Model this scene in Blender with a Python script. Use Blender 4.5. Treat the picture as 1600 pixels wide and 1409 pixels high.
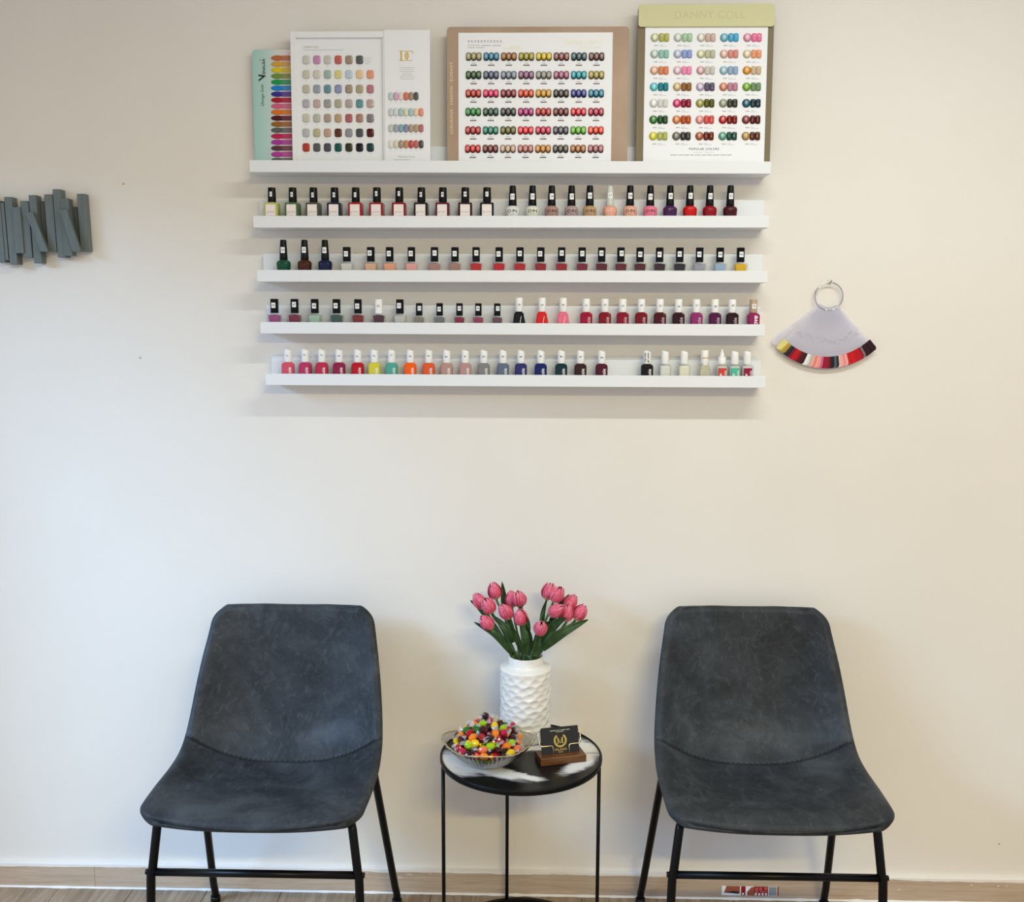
import bpy, math, random
import numpy as np
from mathutils import Vector, Matrix
for o in list(bpy.data.objects): bpy.data.objects.remove(o)
S = bpy.context.scene
COL = S.collection
random.seed(7); RNG = np.random.default_rng(7)
PI = math.pi

# ------------------------------------------------------------------ camera
TH, PS, RO, CD, CH = 0.13329153, 0.02380749, 0.00385485, 2.39070725, 1.432881
FPX, CX, CY = 1600.0, 800.0, 704.5
def cam_axes():
    cp, sp, cy, sy = math.cos(TH), math.sin(TH), math.cos(PS), math.sin(PS)
    f = np.array([-sy*cp, cy*cp, -sp]); r = np.array([cy, sy, 0.0]); u = np.cross(r, f)
    c, s = math.cos(RO), math.sin(RO)
    return np.array([c*r+s*u, -s*r+c*u, f])
CM = cam_axes(); CP = np.array([0, -CD, CH])
cam = bpy.data.cameras.new('camera'); co = bpy.data.objects.new('camera', cam); COL.objects.link(co)
cam.sensor_fit = 'HORIZONTAL'; cam.sensor_width = 36; cam.lens = 36*FPX/1600; cam.clip_start = .05
mw = Matrix.Identity(4)
for i in range(3):
    mw[i][0] = CM[0][i]; mw[i][1] = CM[1][i]; mw[i][2] = -CM[2][i]; mw[i][3] = CP[i]
co.matrix_world = mw
S.camera = co
def ray(u, v): return np.array([(u-CX)/FPX, -(v-CY)/FPX, 1.0]) @ CM
def at(u, v, y):
    "world point on the vertical plane y (depth from the back wall) seen at a photo pixel"
    d = ray(u, v); return CP + d*((y-CP[1])/d[1])
def atz(u, v, z):
    d = ray(u, v); return CP + d*((z-CP[2])/d[2])

# ------------------------------------------------------------------ light
vs = S.view_settings
vs.view_transform = 'Standard'; vs.look = 'None'; vs.gamma = 1; vs.exposure = -0.03
try: vs.use_curve_mapping = False
except Exception: pass
W = bpy.data.worlds.new('world'); S.world = W; W.use_nodes = True
W.node_tree.nodes['Background'].inputs[0].default_value = (.90, .93, 1.03, 1)
W.node_tree.nodes['Background'].inputs[1].default_value = 0.71
def area(name, loc, target, sx, sy, power, col, spread=180):
    l = bpy.data.lights.new(name, 'AREA'); l.shape = 'RECTANGLE'; l.size = sx; l.size_y = sy
    l.energy = power; l.color = col; l.spread = math.radians(spread)
    o = bpy.data.objects.new(name, l); COL.objects.link(o); o.location = loc
    o.rotation_euler = (Vector(target)-Vector(loc)).to_track_quat('-Z', 'Y').to_euler()
    return o
LN = area('ceiling_tube_near', (.70, -1.15, 2.50), (.70, -1.15, 0), 1.3, .06, 19.5, (.96, 1.0, .96))
LF = area('ceiling_tube_far', (.9, -3.8, 2.62), (.9, -3.8, 0), 1.3, .12, 105, (1.0, .81, .34))
LD = area('sky_outside_window', (-4.3, -3.1, 3.7), (-.8, 0, .5), 2.6, 2.6, 470, (.335, .60, 1.0))
#LIGHTS
# ------------------------------------------------------------------ materials
def lin(h):
    if not isinstance(h, str): return tuple(h)
    h = h.lstrip('#'); r = []
    for i in (0, 2, 4):
        c = int(h[i:i+2], 16)/255
        r.append(c/12.92 if c <= .04045 else ((c+.055)/1.055)**2.4)
    return tuple(r)
MATS = {}
def mat(name, col='#808080', rough=.5, metal=0, coat=0, spec=.5, trans=0, ior=1.45):
    if name in MATS: return MATS[name]
    m = bpy.data.materials.new(name); m.use_nodes = True; MATS[name] = m
    b = m.node_tree.nodes['Principled BSDF']
    b.inputs['Base Color'].default_value = (*lin(col), 1); b.inputs['Roughness'].default_value = rough
    b.inputs['Metallic'].default_value = metal; b.inputs['Coat Weight'].default_value = coat
    b.inputs['Coat Roughness'].default_value = .04
    b.inputs['Specular IOR Level'].default_value = spec; b.inputs['Transmission Weight'].default_value = trans
    b.inputs['IOR'].default_value = ior
    return m
class G:
    "tiny node helper"
    def __init__(s, m): s.m = m; s.t = m.node_tree; s.n = s.t.nodes; s.b = s.n['Principled BSDF']
    def add(s, typ, **kw):
        n = s.n.new(typ)
        for k, v in kw.items(): setattr(n, k, v)
        return n
    def link(s, a, b): s.t.links.new(a, b)
    def coord(s, which='Object', scale=(1, 1, 1), rnd=False):
        c = s.add('ShaderNodeTexCoord'); mp = s.add('ShaderNodeMapping'); mp.inputs['Scale'].default_value = scale
        s.link(c.outputs[which], mp.inputs[0])
        if rnd:
            oi = s.add('ShaderNodeObjectInfo'); v = s.add('ShaderNodeVectorMath', operation='SCALE')
            v.inputs[0].default_value = (31, 17, 23); s.link(oi.outputs['Random'], v.inputs['Scale'])
            s.link(v.outputs[0], mp.inputs['Location'])
        return mp.outputs[0]
    def noise(s, vec, scale, detail=4, rough=.55, dist=0):
        n = s.add('ShaderNodeTexNoise'); n.inputs['Scale'].default_value = scale; n.inputs['Detail'].default_value = detail
        n.inputs['Roughness'].default_value = rough; n.inputs['Distortion'].default_value = dist
        s.link(vec, n.inputs['Vector']); return n.outputs[0]
    def ramp(s, fac, stops):
        r = s.add('ShaderNodeValToRGB'); e = r.color_ramp.elements
        while len(e) < len(stops): e.new(.5)
        for i, (p, c) in enumerate(stops): e[i].position = p; e[i].color = (*lin(c), 1)
        s.link(fac, r.inputs[0]); return r.outputs[0]
    def mix(s, fac, a, b, blend='MIX'):
        n = s.add('ShaderNodeMix', data_type='RGBA', blend_type=blend)
        for sock, v in ((n.inputs[0], fac), (n.inputs[6], a), (n.inputs[7], b)):
            if hasattr(v, 'links'): s.link(v, sock)
            elif isinstance(v, (int, float)): sock.default_value = v
            else: sock.default_value = (*lin(v), 1)
        return n.outputs[2]
    def math(s, op, a, b=0.0, c=None, clamp=False):
        n = s.add('ShaderNodeMath', operation=op, use_clamp=clamp)
        for i, v in enumerate((a, b) if c is None else (a, b, c)):
            if hasattr(v, 'links'): s.link(v, n.inputs[i])
            else: n.inputs[i].default_value = v
        return n.outputs[0]
    def bump(s, h, strength, dist):
        n = s.add('ShaderNodeBump'); n.inputs['Strength'].default_value = strength; n.inputs['Distance'].default_value = dist
        s.link(h, n.inputs['Height']); s.link(n.outputs[0], s.b.inputs['Normal'])
    def base(s, c): s.link(c, s.b.inputs['Base Color'])

# painted plaster wall
m_wall = mat('wall_paint', '#e6e2da', .75, spec=.3); g = G(m_wall)
v = g.coord(); n1 = g.noise(v, 260, 3); n2 = g.noise(v, 1.6, 3)
g.base(g.ramp(n2, [(.3, '#e4dfd6'), (.7, '#e9e5de')])); g.bump(n1, .12, .002)
m_ceil = mat('ceiling_paint', '#e8e6e2', .9)
# floor planks and oak skirting
def wood(name, c, rough, scale, rnd=True):
    m = mat(name, c[1], rough); g = G(m); v = g.coord(scale=scale, rnd=rnd)
    a = g.noise(v, 3.0, 6, .62, .4); b = g.noise(v, 14, 3, .6)
    k = g.mix(.35, a, b)
    g.base(g.ramp(k, [(.32, c[0]), (.5, c[1]), (.68, c[2])])); g.bump(b, .08, .001)
    return m
m_floor = wood('laminate_plank', ('#7a6853', '#98846e', '#b3a089'), .45, (22, 1.2, 1))
m_skirt = wood('oak_skirting', ('#a8937b', '#bda892', '#ccbaa5'), .5, (1.5, 30, 32), False)
m_caulk = mat('white_caulk', '#ebe7e1', .6)
m_white = mat('white_ledge_paint', '#e6eaee', .42); g = G(m_white)
v = g.coord(scale=(3, 60, 60)); g.bump(g.noise(v, 6, 3), .05, .0008)
m_black = mat('black_powder_coat', '#070708', .34, spec=.22)
m_gloss_black = mat('glossy_black_plastic', '#040405', .14, spec=.25)
m_satin_black = mat('satin_black_plastic', '#08080a', .40, spec=.25)
m_white_cap = mat('white_plastic', '#eeeeec', .3)
m_grey_cap = mat('pale_grey_plastic', '#c9ccc6', .35)
m_beige_cap = mat('beige_plastic', '#b39a80', .35)
m_paper = mat('white_paper', '#f0f2f4', .6)
m_ink = mat('black_ink', '#15161a', .6)
m_grey_ink = mat('grey_ink', '#acacab', .7)
m_pale_ink = mat('pale_ink', '#c9cbd0', .7)
m_white_ink = mat('white_ink', '#f3f0ee', .5)
m_gold_ink = mat('gold_foil', '#dcbc5c', .35, .45)
m_brass = mat('brass', '#e6d4a2', .28, 1)
m_chrome = mat('chrome', '#c8c8c6', .12, 1)
def objcol(name, rough, coat=0, metal=0, eye=0, glit=0, dark_k=.86):
    "material whose colour is the object's own colour"
    m = mat(name, '#808080', rough, metal, coat, spec=.28); g = G(m); oi = g.add('ShaderNodeObjectInfo'); c = oi.outputs['Color']
    if eye:          # magnetic cat-eye lacquer: pale band in the middle, dark rim
        tc = g.add('ShaderNodeTexCoord'); sp = g.add('ShaderNodeSeparateXYZ'); g.link(tc.outputs['Object'], sp.inputs[0])
        d = g.math('SQRT', g.math('ADD', g.math('POWER', g.math('MULTIPLY', g.math('SUBTRACT', sp.outputs[0], -.0004), 175), 2.0),
                                  g.math('POWER', g.math('MULTIPLY', g.math('SUBTRACT', sp.outputs[2], .0012), 115), 2.0)))
        f = g.math('SUBTRACT', 1.0, d, clamp=True)
        dark = g.mix(dark_k, c, (0, 0, 0)); pale = g.mix(.55*eye, c, (.95, .93, .88))
        edge = g.math('MULTIPLY', f, 2.2, clamp=True)
        c = g.mix(g.math('MULTIPLY', f, g.math('MULTIPLY', f, 1.5), clamp=True), g.mix(edge, dark, c), pale)
    if glit:
        v = g.coord(rnd=True); n = g.noise(v, 1500, 2, .5)
        c = g.mix(g.math('GREATER_THAN', n, .60), g.mix(.25, c, (.05, .05, .06)), g.mix(.55, c, (1, 1, 1)))
    g.base(c); return m
m_polish = objcol('nail_polish', .12, .12)
m_gel = objcol('gel_swatch', .18, .15)
m_eye = objcol('cat_eye_swatch', .24, .2, eye=.55)
m_round = objcol('round_swatch_gel', .24, .2, eye=.6, dark_k=.38)
m_glit = objcol('glitter_gel_swatch', .2, .25, glit=1)
m_label = objcol('coloured_label', .5)
m_candy = objcol('candy_wrapper', .12, .5)
# thin clear glass / clear plastic
def clear(name, tint, gloss=.5, mx=.9, veil=0, rough=.03):
    m = bpy.data.materials.new(name); m.use_nodes = True; MATS[name] = m; t = m.node_tree; t.nodes.clear()
    o = t.nodes.new('ShaderNodeOutputMaterial'); a = t.nodes.new('ShaderNodeBsdfTransparent'); b = t.nodes.new('ShaderNodeBsdfGlossy')
    b.inputs['Roughness'].default_value = rough
    lw = t.nodes.new('ShaderNodeLayerWeight'); lw.inputs[0].default_value = .5
    pw = t.nodes.new('ShaderNodeMath'); pw.operation = 'POWER'; pw.inputs[1].default_value = 4.0; t.links.new(lw.outputs['Facing'], pw.inputs[0])
    f = t.nodes.new('ShaderNodeMath'); f.operation = 'MULTIPLY_ADD'; f.inputs[1].default_value = .7; f.inputs[2].default_value = .04; t.links.new(pw.outputs[0], f.inputs[0])
    mu = t.nodes.new('ShaderNodeMath'); mu.operation = 'MULTIPLY'; mu.inputs[1].default_value = gloss
    mx_ = t.nodes.new('ShaderNodeMixShader'); a.inputs[0].default_value = (*lin(tint), 1)
    t.links.new(f.outputs[0], mu.inputs[0]); t.links.new(mu.outputs[0], mx_.inputs[0])
    src = a.outputs[0]
    if veil:
        d = t.nodes.new('ShaderNodeBsdfDiffuse'); d.inputs[0].default_value = (.93, .92, .97, 1)
        tr = t.nodes.new('ShaderNodeBsdfTranslucent'); tr.inputs[0].default_value = (.93, .92, .97, 1)
        ad = t.nodes.new('ShaderNodeMixShader'); ad.inputs[0].default_value = .4
        t.links.new(d.outputs[0], ad.inputs[1]); t.links.new(tr.outputs[0], ad.inputs[2])
        mv = t.nodes.new('ShaderNodeMixShader'); mv.inputs[0].default_value = veil
        t.links.new(a.outputs[0], mv.inputs[1]); t.links.new(ad.outputs[0], mv.inputs[2]); src = mv.outputs[0]
    t.links.new(src, mx_.inputs[1]); t.links.new(b.outputs[0], mx_.inputs[2]); t.links.new(mx_.outputs[0], o.inputs[0])
    return m
m_glass = clear('bottle_glass', '#fafaf8', 1.0)
m_bowl = clear('bowl_glass', '#f1f0ee', 1.5)
m_stick = clear('clear_plastic_stick', '#fbfbff', .5, veil=.30, rough=.1)
m_cello = clear('cellophane', '#f0f0f0', 3.0, veil=.45, rough=.12)

# ------------------------------------------------------------------ mesh helpers
class MB:
    def __init__(s): s.v = []; s.f = []; s.m = []; s.sm = []
    def add(s, vs, fs, mi=0, smooth=False):
        k = len(s.v); s.v += [tuple(map(float, p)) for p in vs]
        for f in fs: s.f.append([i+k for i in f]); s.m.append(mi); s.sm.append(smooth)
        return s
    def box(s, a, b, mi=0, ch=0):
        (x0, y0, z0), (x1, y1, z1) = a, b
        if ch:
            def ring(z, i): return [(x0+i, y0+i, z), (x1-i, y0+i, z), (x1-i, y1-i, z), (x0+i, y1-i, z)]
            return s.loft([ring(z0, ch), ring(z0+ch, 0), ring(z1-ch, 0), ring(z1, ch)], mi=mi)
        return s.add([(x0, y0, z0), (x1, y0, z0), (x1, y1, z0), (x0, y1, z0), (x0, y0, z1), (x1, y0, z1), (x1, y1, z1), (x0, y1, z1)],
                     [(0, 3, 2, 1), (4, 5, 6, 7), (0, 1, 5, 4), (1, 2, 6, 5), (2, 3, 7, 6), (3, 0, 4, 7)], mi)
    def loft(s, rings, mi=0, smooth=False, caps=True, closed=False):
        n = len(rings[0]); vs = [p for r in rings for p in r]; fs = []
        m = len(rings)
        for k in range(m if closed else m-1):
            k2 = (k+1) % m
            for i in range(n):
                j = (i+1) % n; fs.append((k*n+i, k*n+j, k2*n+j, k2*n+i))
        s.add(vs, fs, mi, smooth)
        if caps and not closed:
            kk = len(s.v)-len(vs)
            s.f.append([kk+i for i in range(n)][::-1]); s.m.append(mi); s.sm.append(False)
            s.f.append([kk+(m-1)*n+i for i in range(n)]); s.m.append(mi); s.sm.append(False)
        return s
    def lathe(s, prof, n=32, c=(0, 0), mi=0, smooth=True, caps=False, closed=False):
        return s.loft([[(c[0]+r*math.cos(2*PI*i/n), c[1]+r*math.sin(2*PI*i/n), z) for i in range(n)] for r, z in prof], mi, smooth, caps, closed)
    def tube(s, pts, r, n=10, mi=0, caps=True, closed=False):
        P = [np.array(p, float) for p in pts]; m = len(P); rings = []
        rs = r if hasattr(r, '__len__') else [r]*m
        up = np.array([0.13, .31, .94]); prev = None
        for i in range(m):
            a = P[(i-1) % m] if (i > 0 or closed) else P[i]; b = P[(i+1) % m] if (i < m-1 or closed) else P[i]
            t = b-a; t /= (np.linalg.norm(t)+1e-12)
            x = prev if prev is not None else np.cross(up, t)
            x = x-t*np.dot(x, t)
            if np.linalg.norm(x) < 1e-6: x = np.cross((1, 0, 0), t)
            x /= np.linalg.norm(x); prev = x; y = np.cross(t, x)
            rings.append([P[i]+rs[i]*(math.cos(2*PI*k/n)*x+math.sin(2*PI*k/n)*y) for k in range(n)])
        return s.loft(rings, mi, True, caps, closed)
    def grid(s, P, mi=0, smooth=True):
        P = np.asarray(P); a, b = P.shape[:2]
        return s.add(P.reshape(-1, 3), [(i*b+j, i*b+j+1, (i+1)*b+j+1, (i+1)*b+j) for i in range(a-1) for j in range(b-1)], mi, smooth)
    def mesh(s, name, mats):
        me = bpy.data.meshes.new(name); me.from_pydata(s.v, [], s.f)
        for m in (mats if isinstance(mats, (list, tuple)) else [mats]): me.materials.append(m)
        me.polygons.foreach_set('material_index', s.m); me.polygons.foreach_set('use_smooth', s.sm)
        me.update(); return me
def link(name, me, parent=None, loc=None, color=None, rot=None):
    o = bpy.data.objects.new(name, me); COL.objects.link(o)
    if parent: o.parent = parent
    if loc is not None: o.location = loc
    if rot is not None: o.rotation_euler = rot
    if color: o.color = (*lin(color), 1)
    return o
def tag(o, label=None, cat=None, group=None, kind=None):
    if label: o['label'] = label
    if cat: o['category'] = cat
    if group: o['group'] = group
    if kind: o['kind'] = kind
    return o
def thing(name, label, cat, loc=(0, 0, 0), rot=(0, 0, 0), group=None):
    o = bpy.data.objects.new(name, None); COL.objects.link(o); o.location = loc; o.rotation_euler = rot
    o.empty_display_size = .02
    return tag(o, label, cat, group)
_T = {}
def text2d(st, size=1.0, ax='CENTER', ay='CENTER', shear=0, bold=0, space=1):
    k = (st, ax, ay, shear, bold, space)
    if k not in _T:
        c = bpy.data.curves.new('t', 'FONT'); c.body = st; c.size = 1; c.align_x = ax; c.align_y = ay; c.shear = shear
        c.offset = bold; c.space_character = space; c.resolution_u = 3
        o = bpy.data.objects.new('t', c); me = bpy.data.meshes.new_from_object(o)
        _T[k] = (np.array([v.co[:2] for v in me.vertices]).reshape(-1, 2), [list(p.vertices) for p in me.polygons])
        bpy.data.objects.remove(o); bpy.data.meshes.remove(me); bpy.data.curves.remove(c)
    v, f = _T[k]; return v*size, f
def put_text(mb, st, x, z, size, y=0, rot=0, mi=0, bend=0, **kw):
    "flat print facing -y at local x, z; bend = radius of the cylinder it is wrapped on"
    v, f = text2d(st, size, **kw); c, s = math.cos(rot), math.sin(rot)
    out = []
    for a, b in v:
        X = x+a*c-b*s; Z = z+a*s+b*c
        out.append((X, y if not bend else -math.sqrt(max(bend*bend-X*X, 1e-9)), Z))
    mb.add(out, f, mi)
def quad(mb, x0, x1, z0, z1, y, mi=0): mb.add([(x0, y, z0), (x1, y, z0), (x1, y, z1), (x0, y, z1)], [(0, 1, 2, 3)], mi)
def rrect(w, h, r, n=4):
    "rounded rectangle outline, counter-clockwise in (a, b)"
    out = []
    for cx, cy, a0 in ((w/2-r, h/2-r, 0), (-w/2+r, h/2-r, PI/2), (-w/2+r, -h/2+r, PI), (w/2-r, -h/2+r, 1.5*PI)):
        for i in range(n+1):
            a = a0+PI/2*i/n; out.append((cx+r*math.cos(a), cy+r*math.sin(a)))
    return out
def slab(w, h, d, r, n=4, ch=.0006):
    "rounded board: face in x-z, thickness in y from 0 to -d"
    mb = MB(); o = rrect(w, h, r, n); k1 = (w-2*ch)/w; k2 = (h-2*ch)/h
    mb.loft([[(a, 0, b) for a, b in o], [(a, -d+ch, b) for a, b in o], [(a*k1, -d, b*k2) for a, b in o]])
    return mb
def dome(w, h, d, r, n=3):
    mb = MB(); o = rrect(w, h, r, n)
    m_ = min(w, h)
    mb.loft([[(a*(1-(1-k)*m_/w), -d*q, b*(1-(1-k)*m_/h)) for a, b in o] for k, q in ((1, 0), (1, .35), (.9, .75), (.62, .97), (.25, 1.07))], smooth=True)
    mb.sm[-1] = True
    return mb
def cr(pts, n):
    "Catmull-Rom resample of control rows"
    P = np.asarray(pts, float); P = np.vstack([2*P[0]-P[1], P, 2*P[-1]-P[-2]]); out = []; m = len(P)-3
    for t in np.linspace(0, m, n):
        i = min(int(t), m-1); f = t-i; a, b, c, d = P[i:i+4]
        out.append(.5*(2*b+(c-a)*f+(2*a-5*b+4*c-d)*f*f+(3*b-a-3*c+d)*f**3))
    return np.array(out)

# ------------------------------------------------------------------ the room
XL, XR, YF, ZC = -1.75, 2.5, -4.2, 2.68
w = link('wall_back', MB().box((XL, 0, 0), (XR, .12, ZC)).mesh('wall_back', m_wall)); w['kind'] = 'structure'
me = MB().lathe([(.0001, -.0006), (.0022, -.0006), (.0028, 0)], 10).mesh('screw_hole', mat('filled_hole', '#b9b4aa', .8))
for u, v_ in ((193, 287), (219, 559), (556, 396), (1561, 1318)):
    p = at(u, v_, 0); link('filled_hole', me, w, (p[0], 0, p[2]), rot=(-PI/2, 0, 0))
c = link('ceiling', MB().box((XL, YF, ZC), (XR, .12, ZC+.1)).mesh('ceiling', m_ceil)); c['kind'] = 'structure'
# left wall with a wide glazed shopfront opening that lets the daylight in
wl = link('wall_left', MB().box((XL-.12, -.46, 0), (XL, .12, ZC)).box((XL-.12, YF, 1.98), (XL, -.46, ZC)).box((XL-.12, YF, 0), (XL, -3.7, 1.98)).mesh('wall_left', m_wall)); wl['kind'] = 'structure'
m_frame = mat('window_frame_paint', '#d8d8d6', .4)
wn = link('window_1', MB().box((XL-.09, -.50, 0), (XL-.03, -.46, 1.98)).box((XL-.09, -3.7, 0), (XL-.03, -3.66, 1.98)).box((XL-.09, -3.66, 1.94), (XL-.03, -.50, 1.98)).mesh('window_1', m_frame)); wn['kind'] = 'structure'
fl = link('floor', MB().box((XL, YF, -.1), (XR, .12, -.004)).mesh('floor', mat('floor_base', '#4a3c30', .8))); fl['kind'] = 'structure'
PW, PL = .187, 1.28
pm = MB().box((-PW/2+.0005, -PL+.0005, -.004), (PW/2-.0005, -.0005, 0), ch=.0008).mesh('plank', m_floor)
i = 0
for x in np.arange(XL+PW/2, XR-PW/2+.01, PW):
    off = [.0, .43, .85, .2, .64][i % 5]; i += 1
    for y in np.arange(off, YF+PL-.2, -PL):
        if y <= .12 and y > -2.6: link('plank', pm, fl, (x, min(y, .11), 0))
        elif y > .12 and y-PL < 0:                              # first row is cut by the wall
            k = MB().box((-PW/2+.0005, y-PL+.0005, -.004), (PW/2-.0005, .1, 0), ch=.0008)
            link('plank', k.mesh('plank', m_floor), fl, (x, 0, 0))
bb = link('baseboard_back', MB().box((XL, -.003, 0), (XR, 0, .055)).mesh('baseboard_back', m_skirt)); bb['kind'] = 'structure'
xj = at(148, 1370, -.012)[0]
link('board', MB().box((XL, -.012, .0005), (xj-.0004, -.003, .058), ch=.001).mesh('board', m_skirt), bb)
link('board', MB().box((xj+.0004, -.012, .0005), (XR, -.003, .0575), ch=.001).mesh('board', m_skirt), bb)
def bead(z0, z1, y0, y1, jag0, jag1, step=.012):
    "ragged strip of caulk with thickness"
    xs = np.arange(-1.5, 1.4, step); mb = MB(); rings = []
    lo = np.convolve(RNG.normal(0, 1, len(xs)+8), np.ones(5)/5, 'same')[4:-4]; hi = np.convolve(RNG.normal(0, 1, len(xs)+8), np.ones(7)/7, 'same')[4:-4]
    for i, x in enumerate(xs):
        a = z0+lo[i]*jag0; b = max(z1+hi[i]*jag1, a+.0008)
        rings.append([(x, y0, a), (x, y1, a), (x, y1, b), (x, y0, b)])
    return mb.loft(rings)
link('caulk_bead', bead(.0555, .0615, -.0004, -.0127, .0022, .0008).mesh('caulk_bead', m_caulk), bb)
link('floor_caulk', MB().loft([[(x, -.0125, 0), (x, -.0165-j, 0), (x, -.0135, .003+j*.6), (x, -.0125, .003)] for x, j in zip(np.arange(-1.5, 1.4, .02), np.abs(RNG.normal(0, .0016, 200)))]).mesh('floor_caulk', m_caulk), bb)
# plaster crumbs and drips of caulk on the skirting
cm = MB()
for u, v_, sx, sz in ((672, 1364, .005, .0015), (626, 1371, .014, .0012), (640, 1366, .018, .0008), (922, 1369, .0012, .004), (1405, 1390, .007, .0014), (1518, 1383, .004, .003), (1560, 1384, .006, .002), (1573, 1384, .003, .003), (1150, 1371, .005, .001), (1170, 1371, .005, .001), (839, 1396, .0012, .0012), (574, 1364, .003, .002)):
    p = at(u, v_, -.0122); cm.loft([[(p[0]+a*sx, -.0119, p[2]+b*sz) for a, b in rrect(1, 1, .4, 2)], [(p[0]+a*sx*.6, -.0132, p[2]+b*sz*.6) for a, b in rrect(1, 1, .4, 2)]])
o = link('caulk_crumbs', cm.mesh('caulk_crumbs', m_caulk), bb); o['kind'] = 'stuff'
# sticker on the skirting board
p0, p1 = at(1127.5, 1398, -.0125), at(1216.5, 1384.5, -.0125)
st = thing('sticker', 'small red and white printed sticker on the baseboard behind right chair', 'sticker', (p0[0], -.0125, p0[2]))
sw, sh = p1[0]-p0[0], p1[2]-p0[2]-.001
mb = MB().box((0, -.0003, 0), (sw, .0003, sh), 0)
def sq(a, b, c_, d, mi, k=1): quad(mb, a*sw, b*sw, c_*sh, d*sh, -.0003-.0001*k, mi)
mb.add([(.04*sw, -.0004, .25*sh), (.32*sw, -.0004, .2*sh), (.32*sw, -.0004, sh), (.08*sw, -.0004, sh)], [(0, 1, 2, 3)], 1)
mb.add([(.06*sw, -.0005, .3*sh), (.30*sw, -.0005, .16*sh), (.30*sw, -.0005, .4*sh), (.2*sw, -.0005, .45*sh)], [(0, 1, 2, 3)], 3)
sq(.34, .42, 0, 1, 2); sq(.57, .82, 0, 1, 2)
mb.add([(.45*sw, -.0004, 0), (.57*sw, -.0004, 0), (.57*sw, -.0004, .95*sh), (.52*sw, -.0004, .9*sh), (.45*sw, -.0004, .4*sh)], [(0, 1, 2, 3, 4)], 1)
sq(.59, .64, .3, .9, 4, 2); sq(.66, .71, .55, .9, 4, 2); sq(.75, .81, .6, .95, 4, 2); sq(.68, .8, .35, .5, 4, 2)
for x in (.36, .585, .645, .705, .765): sq(x, x+.035, .05, .28, 0, 2)
sq(.83, .97, .03, .97, 5); sq(.98, 1, 0, 1, 2)
link('label_print', mb.mesh('label_print', [m_paper, mat('brown_print', '#9c5540', .5), mat('red_print', '#8f0f18', .5), m_ink, mat('pink_print', '#b85a58', .5), mat('grey_print', '#8b9599', .5)]), st)

# ------------------------------------------------------------------ picture ledges
LEDGE = [(-.640, .510, 1.742, 1.739, 'topmost'), (-.635, .510, 1.621, 1.623, 'second'), (-.630, .5115, 1.502, 1.503, 'third'),
         (-.626, .5095, 1.386, 1.385, 'fourth'), (-.6175, .5155, 1.269, 1.269, 'lowest')]
WHAT = ['holding the colour display boards', 'holding bottles 1 to 23', 'holding bottles 24 to 45', 'holding bottles 46 to 70', 'holding bottles 71 to 88']
for (xl, xr, zl, zr, nm), wh in zip(LEDGE, WHAT):
    L = xr-xl
    t = thing('picture_ledge', 'white wooden wall ledge, %s of five, %s' % (nm, wh), 'shelf', (xl, 0, zl), (0, -math.atan2(zr-zl, L), 0), 'white wall ledges')
    link('back_board', MB().box((0, -.014, .0121), (L, -.0004, .0655), ch=.0008).mesh('back_board', m_white), t)
    link('bottom_board', MB().box((0, -.0579, 0), (L, -.0004, .012), ch=.0008).mesh('bottom_board', m_white), t)
    link('front_lip', MB().box((0, -.070, 0), (L, -.058, .0262), ch=.0008).mesh('front_lip', m_white), t)
def ledge_z(k, x):
    xl, xr, zl, zr, _ = LEDGE[k]; return zl+(zr-zl)*(x-xl)/(xr-xl)+.0121

# ------------------------------------------------------------------ nail polish bottles
def se(w, d, z, r, n=3): return [(a, b, z) for a, b in rrect(w, d, min(r, w/2-1e-5, d/2-1e-5), n)]
def lofts(rows, mi=0, smooth=False, n=3):
    mb = MB(); mb.loft([se(*q, n=n) for q in rows], mi, smooth); return mb
def circ(rows, n=20, smooth=True):
    mb = MB(); mb.lathe(rows, n, smooth=smooth, caps=True); return mb
BM = {}
# A: square bottle, big paper label
BM['A_body'] = lofts([(.029, .027, 0, .003), (.031, .029, .001, .003), (.031, .029, .042, .003), (.029, .027, .0445, .003), (.0135, .0135, .0455, .005), (.0135, .0135, .0475, .005)]).mesh('bottle_body', m_polish)
BM['A_cap'] = circ([(.0090, .0468), (.0092, .0475), (.0086, .0775), (.0081, .0785)]).mesh('cap', m_satin_black)
mb = MB(); mb.box((-.0108, -.0149, .003), (.0108, -.01445, .0405), 0)
put_text(mb, 'green', 0, .0245, .0078, -.01495, mi=1); put_text(mb, 'nail polish', 0, .0365, .0018, -.01495, mi=2)
for z in (.0155, .0135): quad(mb, -.004, .004, z, z+.0006, -.01495, 2)
BM['A_label'] = mb.mesh('paper_label', [mat('label_paper', '#eee4e0', .6), m_grey_ink, m_pale_ink])
# B: round shouldered bottle, tall tapered cap
BM['B_body'] = lofts([(.023, .023, 0, .009), (.0262, .0262, .001, .0100), (.0312, .0290, .027, .0115), (.0310, .0288, .0315, .0115), (.0265, .0255, .0350, .0115), (.0185, .0185, .0368, .009), (.0165, .0165, .0385, .008)], smooth=True, n=5).mesh('bottle_body', m_polish)
capB = [(.0087, .0378), (.0092, .0383), (.0090, .0440), (.0071, .0800), (.0064, .0822)]
BM['B_cap'] = circ(capB).mesh('cap', m_satin_black); BM['B_capw'] = circ([(.0087, .0378), (.0090, .0383), (.0087, .044), (.0071, .076), (.0062, .080), (.004, .082)]).mesh('cap', m_grey_cap)
def opi(m):
    mb = MB(); put_text(mb, 'O\u00b7P\u00b7I', .0002, .0252, .0098, mi=0, bold=.015)
    put_text(mb, 'nail lacquer', .0002, .0185, .0022, mi=0)
    mb.v = [(x, -.01475 if z > .024 else -.0142, z) for x, y, z in mb.v]
    return mb.mesh('logo_print', m)
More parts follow.
